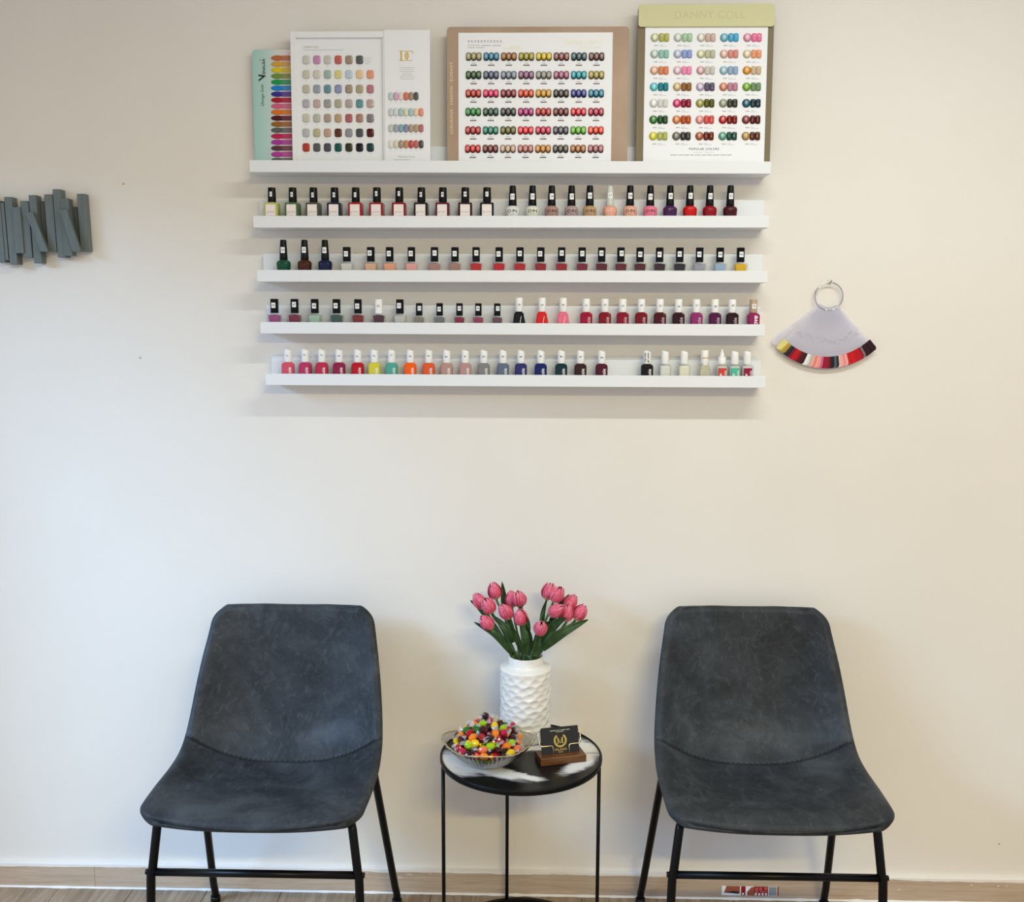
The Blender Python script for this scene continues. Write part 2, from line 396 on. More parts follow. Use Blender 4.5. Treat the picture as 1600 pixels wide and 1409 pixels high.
BM['B_logo'] = opi(m_ink); BM['B_logow'] = opi(mat('faint_white_ink', '#f0c8ba', .5))
# C: clear thick glass box with a tapered well of colour
def cbox(s):
    a = lofts([(.029*s, .024*s, 0, .0015), (.030*s, .025*s, .001*s, .0015), (.030*s, .025*s, .0300*s, .0015), (.0285*s, .0235*s, .0312*s, .0015), (.015*s, .015*s, .0316*s, .005), (.015*s, .015*s, .0345*s, .005)])
    b = lofts([(.0205*s, .0150*s, .0025*s, .002), (.0252*s, .0200*s, .0282*s, .002), (.0235*s, .0185*s, .0293*s, .002), (.012*s, .012*s, .0306*s, .004)])
    c_ = lofts([(.0165*s, .0165*s, .0340*s, .0050), (.0170*s, .0170*s, .0346*s, .0052), (.0170*s, .0170*s, .0650*s, .0052), (.0158*s, .0158*s, .0662*s, .0050)], n=4)
    return a.mesh('glass_bottle', m_glass), b.mesh('polish', m_polish), c_.mesh('cap', m_gloss_black), c_.mesh('cap', m_white_cap)
BM['C'] = cbox(1.0); BM['c'] = cbox(.88)
# D: rounded square bottle, white cap, word running up the front
BM['D_body'] = lofts([(.0255, .0215, 0, .005), (.0278, .0235, .0012, .0055), (.0278, .0235, .0330, .0055), (.0250, .0215, .0370, .006), (.0170, .0165, .0392, .0065), (.0150, .0150, .0405, .0065)], smooth=False, n=4).mesh('bottle_body', m_polish)
rows = [[(.0086*math.cos(a), .0086*math.sin(a), .0398) for a in np.linspace(0, 2*PI, 20, False)]]
capD = MB(); capD.lathe([(.0088, .0398), (.0090, .0404), (.0086, .0685), (.0080, .0695)], 20, caps=True)
BM['D_cap'] = capD.mesh('cap', m_white_cap)
capS = MB(); rr = []
for r, z, k in ((.0088, .0398, 0), (.0090, .0404, 0), (.0086, .060, 0), (.0084, .0655, .25), (.0076, .0685, .5), (.0055, .0700, .75), (.002, .0705, .9)):
    rr.append([(r*math.cos(a), r*math.sin(a), z-k*.0017*(1+math.cos(a))) for a in np.linspace(0, 2*PI, 20, False)])
capS.loft(rr, smooth=True); BM['D_capr'] = capS.mesh('cap', m_white_cap)
mb = MB(); put_text(mb, 'essie', .0052, .0175, .0112, -.01195, rot=PI/2, bold=.008)
BM['D_logo'] = mb.mesh('logo_print', m_white_ink)
mb = MB(); put_text(mb, 'essie', .0052, .0175, .0118, -.01195, rot=PI/2, bold=.0)
BM['D_logot'] = mb.mesh('logo_print', mat('thin_white_ink', '#d8c4c8', .5))
mb = MB(); put_text(mb, 'love', .0030, .0200, .0150, -.01195, rot=PI/2, bold=.02, shear=.3)
BM['D_script'] = mb.mesh('logo_print', m_white_ink)
# E: flared, twisted bottle
rws = []
for z, wd, dp, tw in ((0, .0325, .0225, .12), (.001, .0330, .0230, .12), (.014, .0285, .0225, .04), (.030, .0232, .0205, -.05), (.0360, .0215, .0195, -.08), (.0388, .0150, .0150, -.08), (.0405, .0140, .0140, 0)):
    c_, s_ = math.cos(tw), math.sin(tw); rws.append([(a*c_-b*s_, a*s_+b*c_, z) for a, b in rrect(wd, dp, .0035, 3)])
BM['E_body'] = MB().loft(rws).mesh('bottle_body', m_polish)
BM['E_glass'] = MB().loft(rws).mesh('bottle_body', m_glass)
BM['E_polish'] = MB().loft([[(x*.86, y*.86, z*.96+.001) for x, y, z in r] for r in rws]).mesh('polish', m_polish)
BM['E_cap'] = circ([(.0084, .0400), (.0086, .0405), (.0084, .0705), (.0080, .0712)]).mesh('cap', m_white_cap)
mb = MB(); mb.add([(.0045, -.0120, .030), (.0054, -.0120, .030), (.0002+.0012, -.0130, .004), (.0002, -.0130, .004)][::1], [(0, 1, 2, 3)])
BM['E_line'] = mb.mesh('edge_line', m_white_ink)
# F: clear round-cornered care bottle
BM['F_glass'] = lofts([(.0255, .0215, 0, .005), (.0278, .0235, .0012, .0055), (.0278, .0235, .0330, .0055), (.0250, .0215, .0370, .006), (.0170, .0165, .0392, .0065), (.0150, .0150, .0405, .0065)], n=4).mesh('bottle_body', m_glass)
BM['F_polish'] = lofts([(.022, .0175, .002, .004), (.0236, .0190, .003, .0045), (.0236, .0190, .0325, .0045), (.020, .016, .0355, .005)], n=4).mesh('polish', m_polish)
BM['F_label'] = lofts([(.0185, .0238, .003, .001), (.0185, .0238, .031, .001)]).mesh('colour_label', m_label)
mb = MB(); quad(mb, -.006, -.001, .0145, .0170, -.01205); quad(mb, -.006, -.002, .0185, .0192, -.01205)
put_text(mb, 'essie', .0062, .0175, .0085, -.01205, rot=PI/2)
BM['F_logo'] = mb.mesh('logo_print', m_white_ink)
BM['F_nozzle'] = circ([(.0088, .0398), (.0090, .0405), (.0088, .0560), (.0052, .0565), (.0046, .0640), (.0022, .0690), (.0014, .0735)]).mesh('cap', m_white_cap)
_ST = {}
def sticker_mesh(txt, bend, z, w_, h_, paper=True, ink=m_ink, size=.0066):
    k = (txt, bend, z, w_, paper)
    if k in _ST: return _ST[k]
    mb = MB()
    if bend > 0:
        xs = np.linspace(-w_/2, w_/2, 7)
        P = [[(x, -math.sqrt(bend**2-x*x)-.00025, zz) for x in xs] for zz in (z-h_/2, z+h_/2)]
        if paper: mb.grid(P, 0)
        put_text(mb, txt, 0, z, size, mi=1, bend=bend+.0004, bold=.01)
    else:
        if paper: mb.box((-w_/2, bend-.0003, z-h_/2), (w_/2, bend+.0001, z+h_/2), 0)
        put_text(mb, txt, 0, z, size, bend-.0004, mi=1, bold=.01)
    me = mb.mesh('number_sticker', [m_paper, ink]); _ST[k] = me; return me
BOT_N = {}
def bottle(kind, u, k, col, desc, num=None, cap='black', logo=None, y=-.043, group=None):
    # y: axis of the bottle, in the ledge's trough
    x = at(u, 420, y)[0]
    # second pass with the real height so the column is right
    z = ledge_z(k, x)
    for _ in range(2):
        zz = z+.05; d = np.array([0, y, zz])
        # solve x so that the bottle's middle stands in the wanted column
        a, b = x-.05, x+.05
        for _ in range(30):
            mid = (a+b)/2; q = CM @ (np.array([mid, y, zz])-CP); uu = CX+FPX*q[0]/q[2]
            if uu < u: a = mid
            else: b = mid
        x = (a+b)/2; z = ledge_z(k, x)
    t = thing('nail_polish_bottle', desc, 'nail polish', (x, y, z), (0, 0, math.radians(random.uniform(-3, 3))), group)
    jx, jz = random.uniform(-.0012, .0012), random.uniform(-.0015, .0015); st = None
    if kind == 'A':
        b = link('bottle_body', BM['A_body'], t, color=col); c_ = link('cap', BM['A_cap'], t); link('paper_label', BM['A_label'], b)
        st = sticker_mesh(num, .0089, .0632, .0052 if len(num) < 2 else .0068, .0105)
    elif kind == 'B':
        b = link('bottle_body', BM['B_body'], t, color=col); c_ = link('cap', BM['B_cap' if cap == 'black' else 'B_capw'], t)
        if logo: link('logo_print', BM['B_logo' if logo == 'd' else 'B_logow'], b)
        st = sticker_mesh(num, .0085, .0585, .0092, .0130)
    elif kind in 'Cc':
        gl, po, cb, cw = BM[kind]; s = 1 if kind == 'C' else .88
        link('glass_bottle', gl, t); link('polish', po, t, color=col); c_ = link('cap', cw if cap == 'white' else cb, t)
        st = sticker_mesh(num, -.0086*s, .052*s, .0090*s, .0118*s, paper=(cap != 'white'))
    elif kind in 'Dd':
        b = link('bottle_body', BM['D_body'], t, color=col); c_ = link('cap', BM['D_cap' if kind == 'D' else 'D_capr'], t)
        if cap == 'beige': c_.data = BM.setdefault('D_capb', capD.mesh('cap', m_beige_cap))
        if logo: link('logo_print', BM[logo], b)
        st = sticker_mesh(num, .0089, .0545, .0095, .0105, size=.0062) if num else None
    elif kind == 'E':
        b = link('bottle_body', BM['E_body'], t, color=col); c_ = link('cap', BM['E_cap'], t); link('edge_line', BM['E_line'], b)
        st = sticker_mesh(num, .0086, .0560, .0095, .0110, size=.0062)
    elif kind == 'Eg':
        link('bottle_body', BM['E_glass'], t); link('polish', BM['E_polish'], t, color=col); c_ = link('cap', BM['E_cap'], t)
        st = sticker_mesh('essie', .0086, .0545, .0095, .0110, paper=False, ink=m_gold_ink, size=.0075)
    elif kind == 'F':
        link('bottle_body', BM['F_glass'], t); link('polish', BM['F_polish'], t, color=col)
        c_ = link('cap', BM['F_nozzle' if cap == 'nozzle' else 'D_capr'], t)
        if logo:
            lb = link('colour_label', BM['F_label'], t, color=logo); link('logo_print', BM['F_logo'], lb)
    if st: link('number_sticker', st, c_, (jx if kind in 'Cc' else 0, 0, jz))
    return t
ROW2 = [(425, '#b9bd6a', 'yellow green'), (457.5, '#4f6b3a', 'leaf green'), (490, '#4b4f3c', 'dark olive'), (523, '#14162e', 'navy black'), (556, '#a01822', 'bright red'),
        (589, '#8f231c', 'brick red'), (624, '#86101c', 'deep red'), (658.5, '#1c0d12', 'purple black'), (692, '#5c0f22', 'wine red'), (727, '#3a0c16', 'dark wine'), (761, '#161015', 'black')]
for i, (u, c_, nm) in enumerate(ROW2):
    bottle('A', u, 1, c_, 'square %s nail polish bottle with pale label numbered %d on second ledge' % (nm, i+1), str(i+1), y=-.0405, group='square labelled bottles on the second ledge')
ROWB = [(801, '#d9dcd6', 'clear white'), (832, '#d5d8c8', 'milky white'), (862, '#a58478', 'taupe'), (893, '#a8928f', 'mauve grey'), (921.5, '#b8946f', 'tan'), (953, '#e0a08b', 'peach'),
        (984.5, '#dba590', 'nude pink'), (1016, '#e27791', 'bubblegum pink'), (1047, '#4a1c55', 'violet'), (1078, '#c3100f', 'scarlet'), (1109, '#8e0614', 'crimson'), (1141, '#45060f', 'dark burgundy')]
for i, (u, c_, nm) in enumerate(ROWB):
    n = i+12
    bottle('B', u, 1, c_, 'rounded %s nail polish bottle, %s tapered cap numbered %d, second ledge' % (nm, 'pale grey' if n == 17 else 'black', n), str(n), cap='grey' if n == 17 else 'black',
           logo='w' if n == 17 else (None if n > 20 else 'd'), group='round shouldered bottles on the second ledge')
ROW3 = [(443, 24, '#0e4a33', 'dark green'), (476, 25, '#44200f', 'brown'), (508, 26, '#141b3f', 'navy blue'), (542, 27, '#d8d6d0', 'clear white'), (579.5, 28, '#e3b596', 'pale apricot'), (609, 29, '#eda784', 'apricot'),
        (643, 30, '#e9a9a4', 'pale pink'), (679, 31, '#b08479', 'dusty brown'), (711, 31, '#ac8072', 'dusty brown'), (744, 32, '#c01710', 'tomato red'), (780, 33, '#c2120e', 'bright red'), (812.5, 34, '#b8100f', 'poppy red'),
        (845, 35, '#9a0d14', 'deep red'), (877.5, 36, '#9b1020', 'cherry red'), (909.5, 37, '#7c1230', 'raspberry'), (940, 38, '#5c0c1a', 'wine red'), (970, 39, '#64101d', 'burgundy'), (1000, 40, '#500c14', 'dark burgundy'),
        (1030.5, 41, '#33141a', 'black cherry'), (1062, 42, '#1f1a1d', 'black'), (1093, 43, '#a09fae', 'lilac grey'), (1125, 44, '#9db4d6', 'powder blue'), (1157, 45, '#e0b400', 'yellow')]
for j, (u, n, c_, nm) in enumerate(ROW3):
    if n < 27: bottle('B', u, 2, c_, 'rounded %s nail polish bottle, black tapered cap numbered %d, third ledge' % (nm, n), str(n), group='round shouldered bottles on the third ledge')
    else:
        ex = {7: ' left of the two', 8: ' right of the two'}.get(j, '')
        bottle('C', u, 2, c_, 'square %s nail polish bottle, black cap numbered %d, third ledge,%s' % (nm, n, ex) if ex else 'small square %s nail polish bottle, black cap numbered %d, third ledge' % (nm, n), str(n), group='small square glass bottles on the third ledge')
ROW4 = [(429, 46, '#a04a85', 'orchid pink'), (460.5, 47, '#7a2148', 'berry'), (492, 48, '#a3c4b0', 'mint'), (526, 49, '#38564c', 'grey green'), (559.5, 50, '#7d2015', 'rust red'), (592, 51, '#4f262b', 'plum brown'),
        (625, 52, '#c7c7c3', 'clear white'), (655, 53, '#8a8478', 'metallic beige'), (687, 54, '#77777a', 'metallic grey'), (718, 55, '#8a1c3c', 'raspberry'), (747.5, 56, '#9a3a5c', 'rose'), (777, 57, '#6a4656', 'metallic mauve')]
for u, n, c_, nm in ROW4:
    bottle('C' if n < 53 else 'c', u, 3, c_, 'small square %s nail polish bottle, %s cap numbered %d, fourth ledge' % (nm, 'white' if n == 51 else 'black', n), '51' if n == 51 else str(n), cap='white' if n == 51 else 'black', group='small square glass bottles on the fourth ledge')
ROW4D = [(811, 58, '#0b0b0d', 'black'), (847, 59, '#d0201b', 'bright red'), (880, 60, '#e27085', 'pink'), (916, 61, '#98062f', 'crimson'), (945, 62, '#7f0716', 'dark red'), (973, 63, '#850c25', 'cherry red'), (1002, 64, '#74081a', 'garnet'),
         (1031, 65, '#4a0715', 'burgundy'), (1060, 66, '#2e0713', 'black cherry'), (1088, 67, '#8c2a69', 'magenta'), (1117, 68, '#4e0f3f', 'dark purple'), (1144, 69, '#2a0811', 'near black plum'), (1177, 70, '#8c1f58', 'raspberry purple')]
for u, n, c_, nm in ROW4D:
    if n < 61: bottle('E', u, 3, c_, 'flared twisted %s nail polish bottle, white cap numbered %d, fourth ledge' % (nm, n), str(n), group='flared bottles on the fourth ledge')
    else: bottle('D', u, 3, c_, '%s nail polish bottle, %s cap numbered %d, fourth ledge' % (nm, 'beige' if n == 70 else 'flat white', n), str(n), cap='beige' if n == 70 else 'white', logo='D_script' if n == 70 else 'D_logot', group='white capped bottles on the fourth ledge')
ROW5 = [(450, '#cf5066', 'coral pink'), (477, '#b3325e', 'rose pink'), (503, '#b52a48', 'raspberry red'), (530, '#8c1a45', 'berry'), (559, '#b40f1f', 'bright red'), (585, '#cfc63d', 'yellow'), (612, '#4f9f90', 'turquoise'), (641, '#ee5d0c', 'orange'),
        (670, '#d8582c', 'burnt orange'), (698, '#b08b81', 'rosy beige'), (727, '#b08a84', 'dusty pink'), (756, '#7f7d7d', 'grey'), (786, '#5f6a7c', 'slate blue'), (814, '#2d2c66', 'indigo'), (845, '#101d5e', 'royal blue'), (877, '#0a2f33', 'dark teal'), (907, '#33191a', 'dark brown'), (940, '#4c0a26', 'dark plum')]
for i, (u, c_, nm) in enumerate(ROW5):
    bottle('d', u, 4, c_, '%s nail polish bottle, rounded white cap numbered %d, lowest ledge' % (nm, i+71), str(i+71), cap='white', logo='D_logo', group='white capped bottles on the lowest ledge')
gl = 'care bottles at the right of the lowest ledge'
t = bottle('d', 1011, 4, '#0a0a0c', 'black nail polish bottle with printed white cap, lowest ledge', None, logo='D_logo', group=gl)
mb = MB(); put_text(mb, 'gel setter', .0012, .0545, .0062, rot=PI/2, bend=.0092, bold=.01); put_text(mb, 'top coat', -.0052, .0545, .0058, rot=PI/2, bend=.0092, bold=.01)
link('cap_print', mb.mesh('cap_print', m_ink), [c_ for c_ in t.children if c_.name.startswith('cap')][0])
bottle('F', 1039, 4, '#dcded6', 'clear white polish bottle with plain white cap, lowest ledge', None, group=gl)
t = bottle('F', 1069, 4, '#e6e2cd', 'clear bottle of cream coloured polish with white cap, lowest ledge', None, group=gl)
bottle('Eg', 1101, 4, '#c3bfa8', 'clear flared bottle, white cap with gold emblem, lowest ledge', None, group=gl)
bottle('F', 1128, 4, '#c8c9c2', 'clear bottle with pointed white nozzle and coral label, lowest ledge', None, cap='nozzle', logo='#c5423c', group=gl)
bottle('F', 1148, 4, '#c2ccc4', 'clear bottle with teal label and white cap, lowest ledge', None, logo='#4fb196', group=gl)
bottle('F', 1167.5, 4, '#d0c8ca', 'clear bottle with crimson label and white cap, rightmost on lowest ledge', None, logo='#8c0f3c', group=gl)

# ------------------------------------------------------------------ colour boards on the top ledge
class Board:
    def __init__(s, name, label, u0, y0, tilt, group='nail colour display boards'):
        s.y0, s.t = y0, tilt; s.z0 = ledge_z(0, 0)+.0003; s.x0 = at(u0, 255, y0)[0]
        s.root = thing(name, label, 'colour chart', (s.x0, y0, s.z0), (-tilt, 0, 0), group)
        s.up = np.array([0, math.sin(tilt), math.cos(tilt)]); s.nrm = np.array([0, -math.cos(tilt), math.sin(tilt)])
    def lc(s, u, v, off=0):
        o = np.array([s.x0, s.y0, s.z0])+s.nrm*off; d = ray(u, v); k = np.dot(o-CP, s.nrm)/np.dot(d, s.nrm); p = CP+d*k-np.array([s.x0, s.y0, s.z0])
        return p[0], np.dot(p, s.up)
    def slab(s, name, u0, u1, v0, v1, off, d, r, m, parent=None, bottom=None):
        "board whose FRONT face sits at off+d from the root plane and spans the pixel box"
        x0, z1 = s.lc(u0, v0, off+d); x1, _ = s.lc(u1, v0, off+d); z0 = s.lc((u0+u1)/2, v1, off+d)[1] if bottom is None else bottom
        o = link(name, slab(x1-x0, z1-z0, d, r).mesh(name, m), parent or s.root, ((x0+x1)/2, -off, (z0+z1)/2)); return o
    def place(s, name, me, u, v, off, col=None, parent=None, rot=None):
        x, z = s.lc(u, v, off); return link(name, me, parent or s.root, (x, -off, z), col, rot)
    def text(s, mb, st, u, v, size, off, mi=0, **kw):
        x, z = s.lc(u, v, off); put_text(mb, st, x, z, size, -off, mi=mi, **kw)
    def bar(s, mb, u0, u1, v0, v1, off, mi=0):
        x0, z1 = s.lc(u0, v0, off); x1, z0 = s.lc(u1, v1, off); quad(mb, x0, x1, z0, z1, -off, mi)
KP = .00142
# 1 turquoise card with oval tips
B1 = Board('nail_colour_card', 'pale turquoise nail colour card with oval tips, leftmost on the top ledge', 460, -.0185, .012)
m_teal = mat('turquoise_card', '#a9d0c8', .5); g = G(m_teal); tc = g.add('ShaderNodeTexCoord'); sp = g.add('ShaderNodeSeparateXYZ'); g.link(tc.outputs['Generated'], sp.inputs[0])
g.base(g.ramp(sp.outputs[0], [(.0, '#9fcbc2'), (.18, '#b7d3cd'), (.36, '#dcd8d8'), (.5, '#ecdbdc')]))
B1.slab('card', 393.5, 520, 77.5, 250, 0, .003, .008, m_teal, bottom=0)
nt = MB(); o_ = [(-.0105*math.cos(a) if abs(a-0) > 9 else 0, 0) for a in ()]
ol = [(.0052*(1 if c_ > 0 else 1)*0+(-.0115+.0115*(1-math.cos(a)))*0, 0) for a, c_ in ()]
def tip_outline(L, h, n=8):
    p = [(L/2, -h/2*.82), (L/2, h/2*.82)]
    for i in range(n+1):
        a = PI/2+PI*i/n; p.append((L*.12+L*.62*math.cos(a), h/2*math.sin(a)))
    return p
to = tip_outline(.0250, .0118)
nt.loft([[(a*k, -q, b*k) for a, b in to] for k, q in ((1, 0), (1, .0006), (.86, .0016), (.5, .0021))], smooth=True)
me_tip = nt.mesh('nail_tip', m_gel); me_tab = dome(.026, .0108, .0012, .0015).mesh('nail_tab', m_gel)
C1 = ['#b8673a', '#d2a03c', '#d6c21c', '#6f9038', '#0f9a4c', '#1080d0', '#35298c', '#a80626', '#d35c84', '#dc7212', '#4d0818', '#96601c', '#565c58', '#bc0c4c', '#a8329c', '#5a2c3c', '#b8389c', '#59605f']
def vivid(h, k=1.3):
    r = [int(h[i:i+2], 16)/255 for i in (0, 2, 4)]; m = sum(r)/3
    return '#%02x%02x%02x' % tuple(int(255*min(max(m+(x-m)*k, .01), 1)) for x in r)
def blend(h, q, k):
    a = [int(h[i:i+2], 16) for i in (1, 3, 5)]; b = [int(q[i:i+2], 16) for i in (1, 3, 5)]
    return '#%02x%02x%02x' % tuple(int(x+(y-x)*k) for x, y in zip(a, b))
for i, c_ in enumerate(C1):
    v = 90.8+9.39*i
    if B1.lc(430, v, .003)[1] < .007: continue
    B1.place('nail_tip', me_tip, 432, v, .0031, c_); B1.place('nail_tab', me_tab, 449.5, v, .0031, blend(c_, '#c8a0a8', .3))
mb = MB()
B1.text(mb, 'V', 410, 118.5, .021, .0033, rot=PI/2, shear=-.3, bold=.04); B1.text(mb, 'ENALISA', 412.2, 103.8, .0088, .0033, rot=PI/2, bold=.02)
B1.text(mb, 'Orange Soda', 410, 149.5, .0090, .0033, rot=PI/2, shear=.4); B1.bar(mb, 406, 407.4, 93, 94.4, .0033)
link('print', mb.mesh('print', m_ink), B1.root)
# 2 white folding frame with square chips
B2 = Board('nail_colour_album', 'white folding album of square nail chips and gold letters, top ledge', 562, -.0300, .014)
B2.slab('backing_panel', 455, 600, 51, 250, 0, .004, .001, mat('white_board', '#eceef0', .45), bottom=0)
for u0, u1, v0, v1, nm in ((453, 461.5, 49, 250, 'frame_side'), (461.6, 600, 49, 58.5, 'frame_top'), (597.3, 600, 58.5, 250, 'frame_side')):
    B2.slab(nm, u0, u1, v0, v1, .0041, .0065, .0008, mat('white_board'), bottom=0 if nm == 'frame_side' else None)
fl2 = B2.slab('front_panel', 599.5, 671.5, 46.5, 250, 0, .0125, .0012, mat('white_board'), bottom=0)
L2 = ['c9c8bd c48bb4 c3c5ba c0645a 9d8a78 5c5c5c', 'c6c4b4 cfcbbf 9db3ab d6cf8e b9cbd8 e5c49a e09a80', 'cfc8b0 98a3b2 4f8f9d 8a8fc0 a58d72 b5a67c c2707a', 'b9b7c0 cdb2a8 9c9f9a b7b093 b8aba8 3f9297 c9a8a6',
      'd8d3bd c3c2b2 b39c88 c2a070 b54552 b0735f 7f7078', 'c2c3c8 c4b98f cfa08a 5a3020 8c9094 4b4e55 4d0d14', 'b03a2c 55575a 4a4b55 0d4f47 33301c 0d0c12 143a38']
me_chip = dome(11.3*KP, 13.2*KP, .0026, .0046).mesh('nail_chip', m_gel); me_chipg = dome(11.3*KP, 13.2*KP, .0026, .0046).mesh('nail_chip', m_glit)
mb = MB()
for r, row in enumerate(L2):
    for c_, h in enumerate(row.split()):
        u = 478.4+16.7*c_; v = 93.6+22.8*r
        B2.place('nail_chip', me_chipg if r in (2, 3, 4) or (r == 5 and c_ < 3) else me_chip, u, v, .0041, '#'+h); B2.bar(mb, u-1.5, u+1.5, v+9.2, v+10, .0043)
B2.text(mb, 'DANNY COLL', 473.5, 73.5, .0056, .0043, mi=1, ax='LEFT'); B2.bar(mb, 473.5, 536, 77.6, 78.4, .0043)
for k in range(4): B2.bar(mb, 569.5, 582-(k % 2)*4, 90.3+k*3, 91+k*3, .0043)
tag(link('caption_print', mb.mesh('caption_print', [m_pale_ink, m_grey_ink]), B2.root), kind='stuff')
R2 = ['bcd0cb d3a5c8 e2d3c8 cf7468 a08a70 55565a', 'c9cdcf d3d6d8 a9c4c8 d9d6b8 a3c4d0 e6cdaa e09080', 'd0d4d4 a5b0c0 77b0bd 7f87b0 b09a80 b5a070 c05a68', 'dcdcd4 d5cfc0 a58f7c b58c62 bf4858 b8685c 4f464c']
me_nail = dome(7.5*KP, 12.6*KP, .0028, .0048).mesh('nail_tip', m_gel); me_nailg = dome(7.5*KP, 12.6*KP, .0028, .0048).mesh('nail_tip', m_glit)
mb = MB()
for r, row in enumerate(R2):
    for c_, h in enumerate(row.split()):
        u = 610.8+7.87*c_; v = 150.4+25*r
        B2.place('nail_tip', me_nailg if r == 2 else me_nail, u, v, .0126, '#'+h); B2.bar(mb, u-1.5, u+1.5, v+9, v+9.7, .0128)
for k, h in enumerate((24, 20, 24, 14, 18, 24, 22)): B2.bar(mb, 636-h/2, 636+h/2, 105+k*3, 105.8+k*3, .0128)
B2.text(mb, 'POPULAR COLOR', 635, 245, .0048, .0128, mi=1); B2.bar(mb, 616, 640, 249.3, 249.9, .0128, 1)
# interlocked serif D and C in gold
def serif_D(w_, h_): pass
xc, zc = B2.lc(634.5, 87.2, .0128)
def stroke_arc(mb, cx, cz, rx, rz, a0, a1, thick, y, mi, n=24):
    o1 = [(cx+rx*math.cos(a), cz+rz*math.sin(a)) for a in np.linspace(a0, a1, n)]
    o2 = [(cx+(rx-thick*(.25+.75*abs(math.cos(a))))*math.cos(a), cz+(rz-thick*.3)*math.sin(a)) for a in np.linspace(a0, a1, n)]
    mb.add([(x, y, z) for x, z in o1+o2], [(i, i+1, n+i+1, n+i) for i in range(n-1)], mi)
quad(mb, xc-.0128, xc-.0090, zc-.0108, zc+.0108, -.0128, 2); quad(mb, xc-.0160, xc-.0020, zc+.0098, zc+.0108, -.0128, 2); quad(mb, xc-.0160, xc-.0020, zc-.0108, zc-.0098, -.0128, 2)
stroke_arc(mb, xc-.0030, zc, .0090, .0108, -PI/2, PI/2, .0036, -.0128, 2)
stroke_arc(mb, xc+.0075, zc, .0105, .0110, .28*PI, 1.72*PI, .0036, -.0129, 2)
quad(mb, xc+.0140, xc+.0152, zc+.0040, zc+.0108, -.0128, 2)
tag(link('caption_print', mb.mesh('caption_print', [m_pale_ink, m_grey_ink, m_gold_ink]), fl2), kind='stuff').matrix_parent_inverse = Matrix.Translation(-fl2.location)
# 3 brown board, cat-eye triplets
B3 = Board('nail_colour_board', 'brown board with white sheet of glossy nail triplets, centre of top ledge', 840, -.0360, .020)
m_kraft = mat('brown_board', '#b09072', .55); g = G(m_kraft); v = g.coord(); g.base(g.ramp(g.noise(v, 9, 3), [(.3, '#a68a72'), (.7, '#b39a84')]))
B3.slab('board', 698, 983.5, 42, 250, 0, .005, .008, m_kraft, bottom=0)
B3.slab('sheet', 716, 957.6, 51, 250, .0051, .0014, .0008, m_paper, bottom=.001)
A3 = ['a9a27a 3f88a5 9c6c2f a39a32 d0b800 8a5550 2e4f58 6d4a44', '1f4a1c 59627f 8b93a5 8d6583 9a9792 b0708e 1fa0ae b0a35e', 'b32a26 d31a6e 7c0d24 cc4a16 c79a00 33232a 14237c 137f97',
      '14803e 0e4a3a 222a2c a8167a b02a30 640c1c cc1c40 a8124a', 'a8202c 0e8075 5f5f1c dc2444 c01c58 4b4d5c 6bae2a d8431c', 'bf1c2c 66121a cbb09c bf7f7c c28a3c 4a4038 a8703c a86c74']
me_eye = dome(8.1*KP, 12.8*KP, .0030, .0050).mesh('nail_tip', m_eye)
mb = MB()
for r, row in enumerate(A3):
    for c_, h in enumerate(row.split()):
        u = 740.3+27.40*c_-(r*.28); v = 88.6+28.8*r
        for k in (-1, 0, 1): B3.place('nail_tip', me_eye, u+k*8.1, v, .0066, vivid(h))
        B3.bar(mb, u-5, u+5, v+12.3, v+14.2, .0068, 0); B3.bar(mb, u-3, u+3, v+9.6, v+10.4, .0068, 1)
for k in range(11): B3.bar(mb, 731+k*5, 733.6+k*5, 63.2, 64.1, .0068, 1); B3.bar(mb, 731.8+k*5, 732.7+k*5, 62.8, 66.4, .0068, 1); B3.bar(mb, 731.3+k*5, 734+k*5, 65.3, 66, .0068, 1)
for k in range(5): B3.bar(mb, 731+k*4, 733+k*4, 70, 70.7, .0068, 1); B3.bar(mb, 731.6+k*4, 732.3+k*4, 69.8, 72.2, .0068, 1)
for a, b in ((752, 767), (769, 783)): B3.bar(mb, a, b, 70.6, 71.6, .0068, 1)
B3.bar(mb, 731, 742, 74, 74.8, .0068, 1); B3.bar(mb, 744, 757, 74, 74.8, .0068, 1); B3.bar(mb, 797, 811, 71.6, 73.3, .0068, 2); B3.bar(mb, 786, 817, 74.6, 76.6, .0068, 2)
B3.text(mb, 'GelSe\u00e9 LIGHT', 912, 65.8, .0145, .0068, mi=2, bold=.015); B3.text(mb, "CAT'S EYE SERIES", 922, 74.5, .0064, .0068, mi=2, bold=.012)
B3.text(mb, 'LUXURIOUS \u00b7 FASHION \u00b7 ELEGANT', 705.6, 153.3, .0084, .0053, mi=3, rot=PI/2, space=1.2, bold=.008)
tag(link('caption_print', mb.mesh('caption_print', [mat('brown_grey_ink', '#7d7072', .7), m_grey_ink, mat('cream_foil', '#efebd2', .35), mat('cream_ink', '#e8d9b8', .5)]), B3.root), kind='stuff')
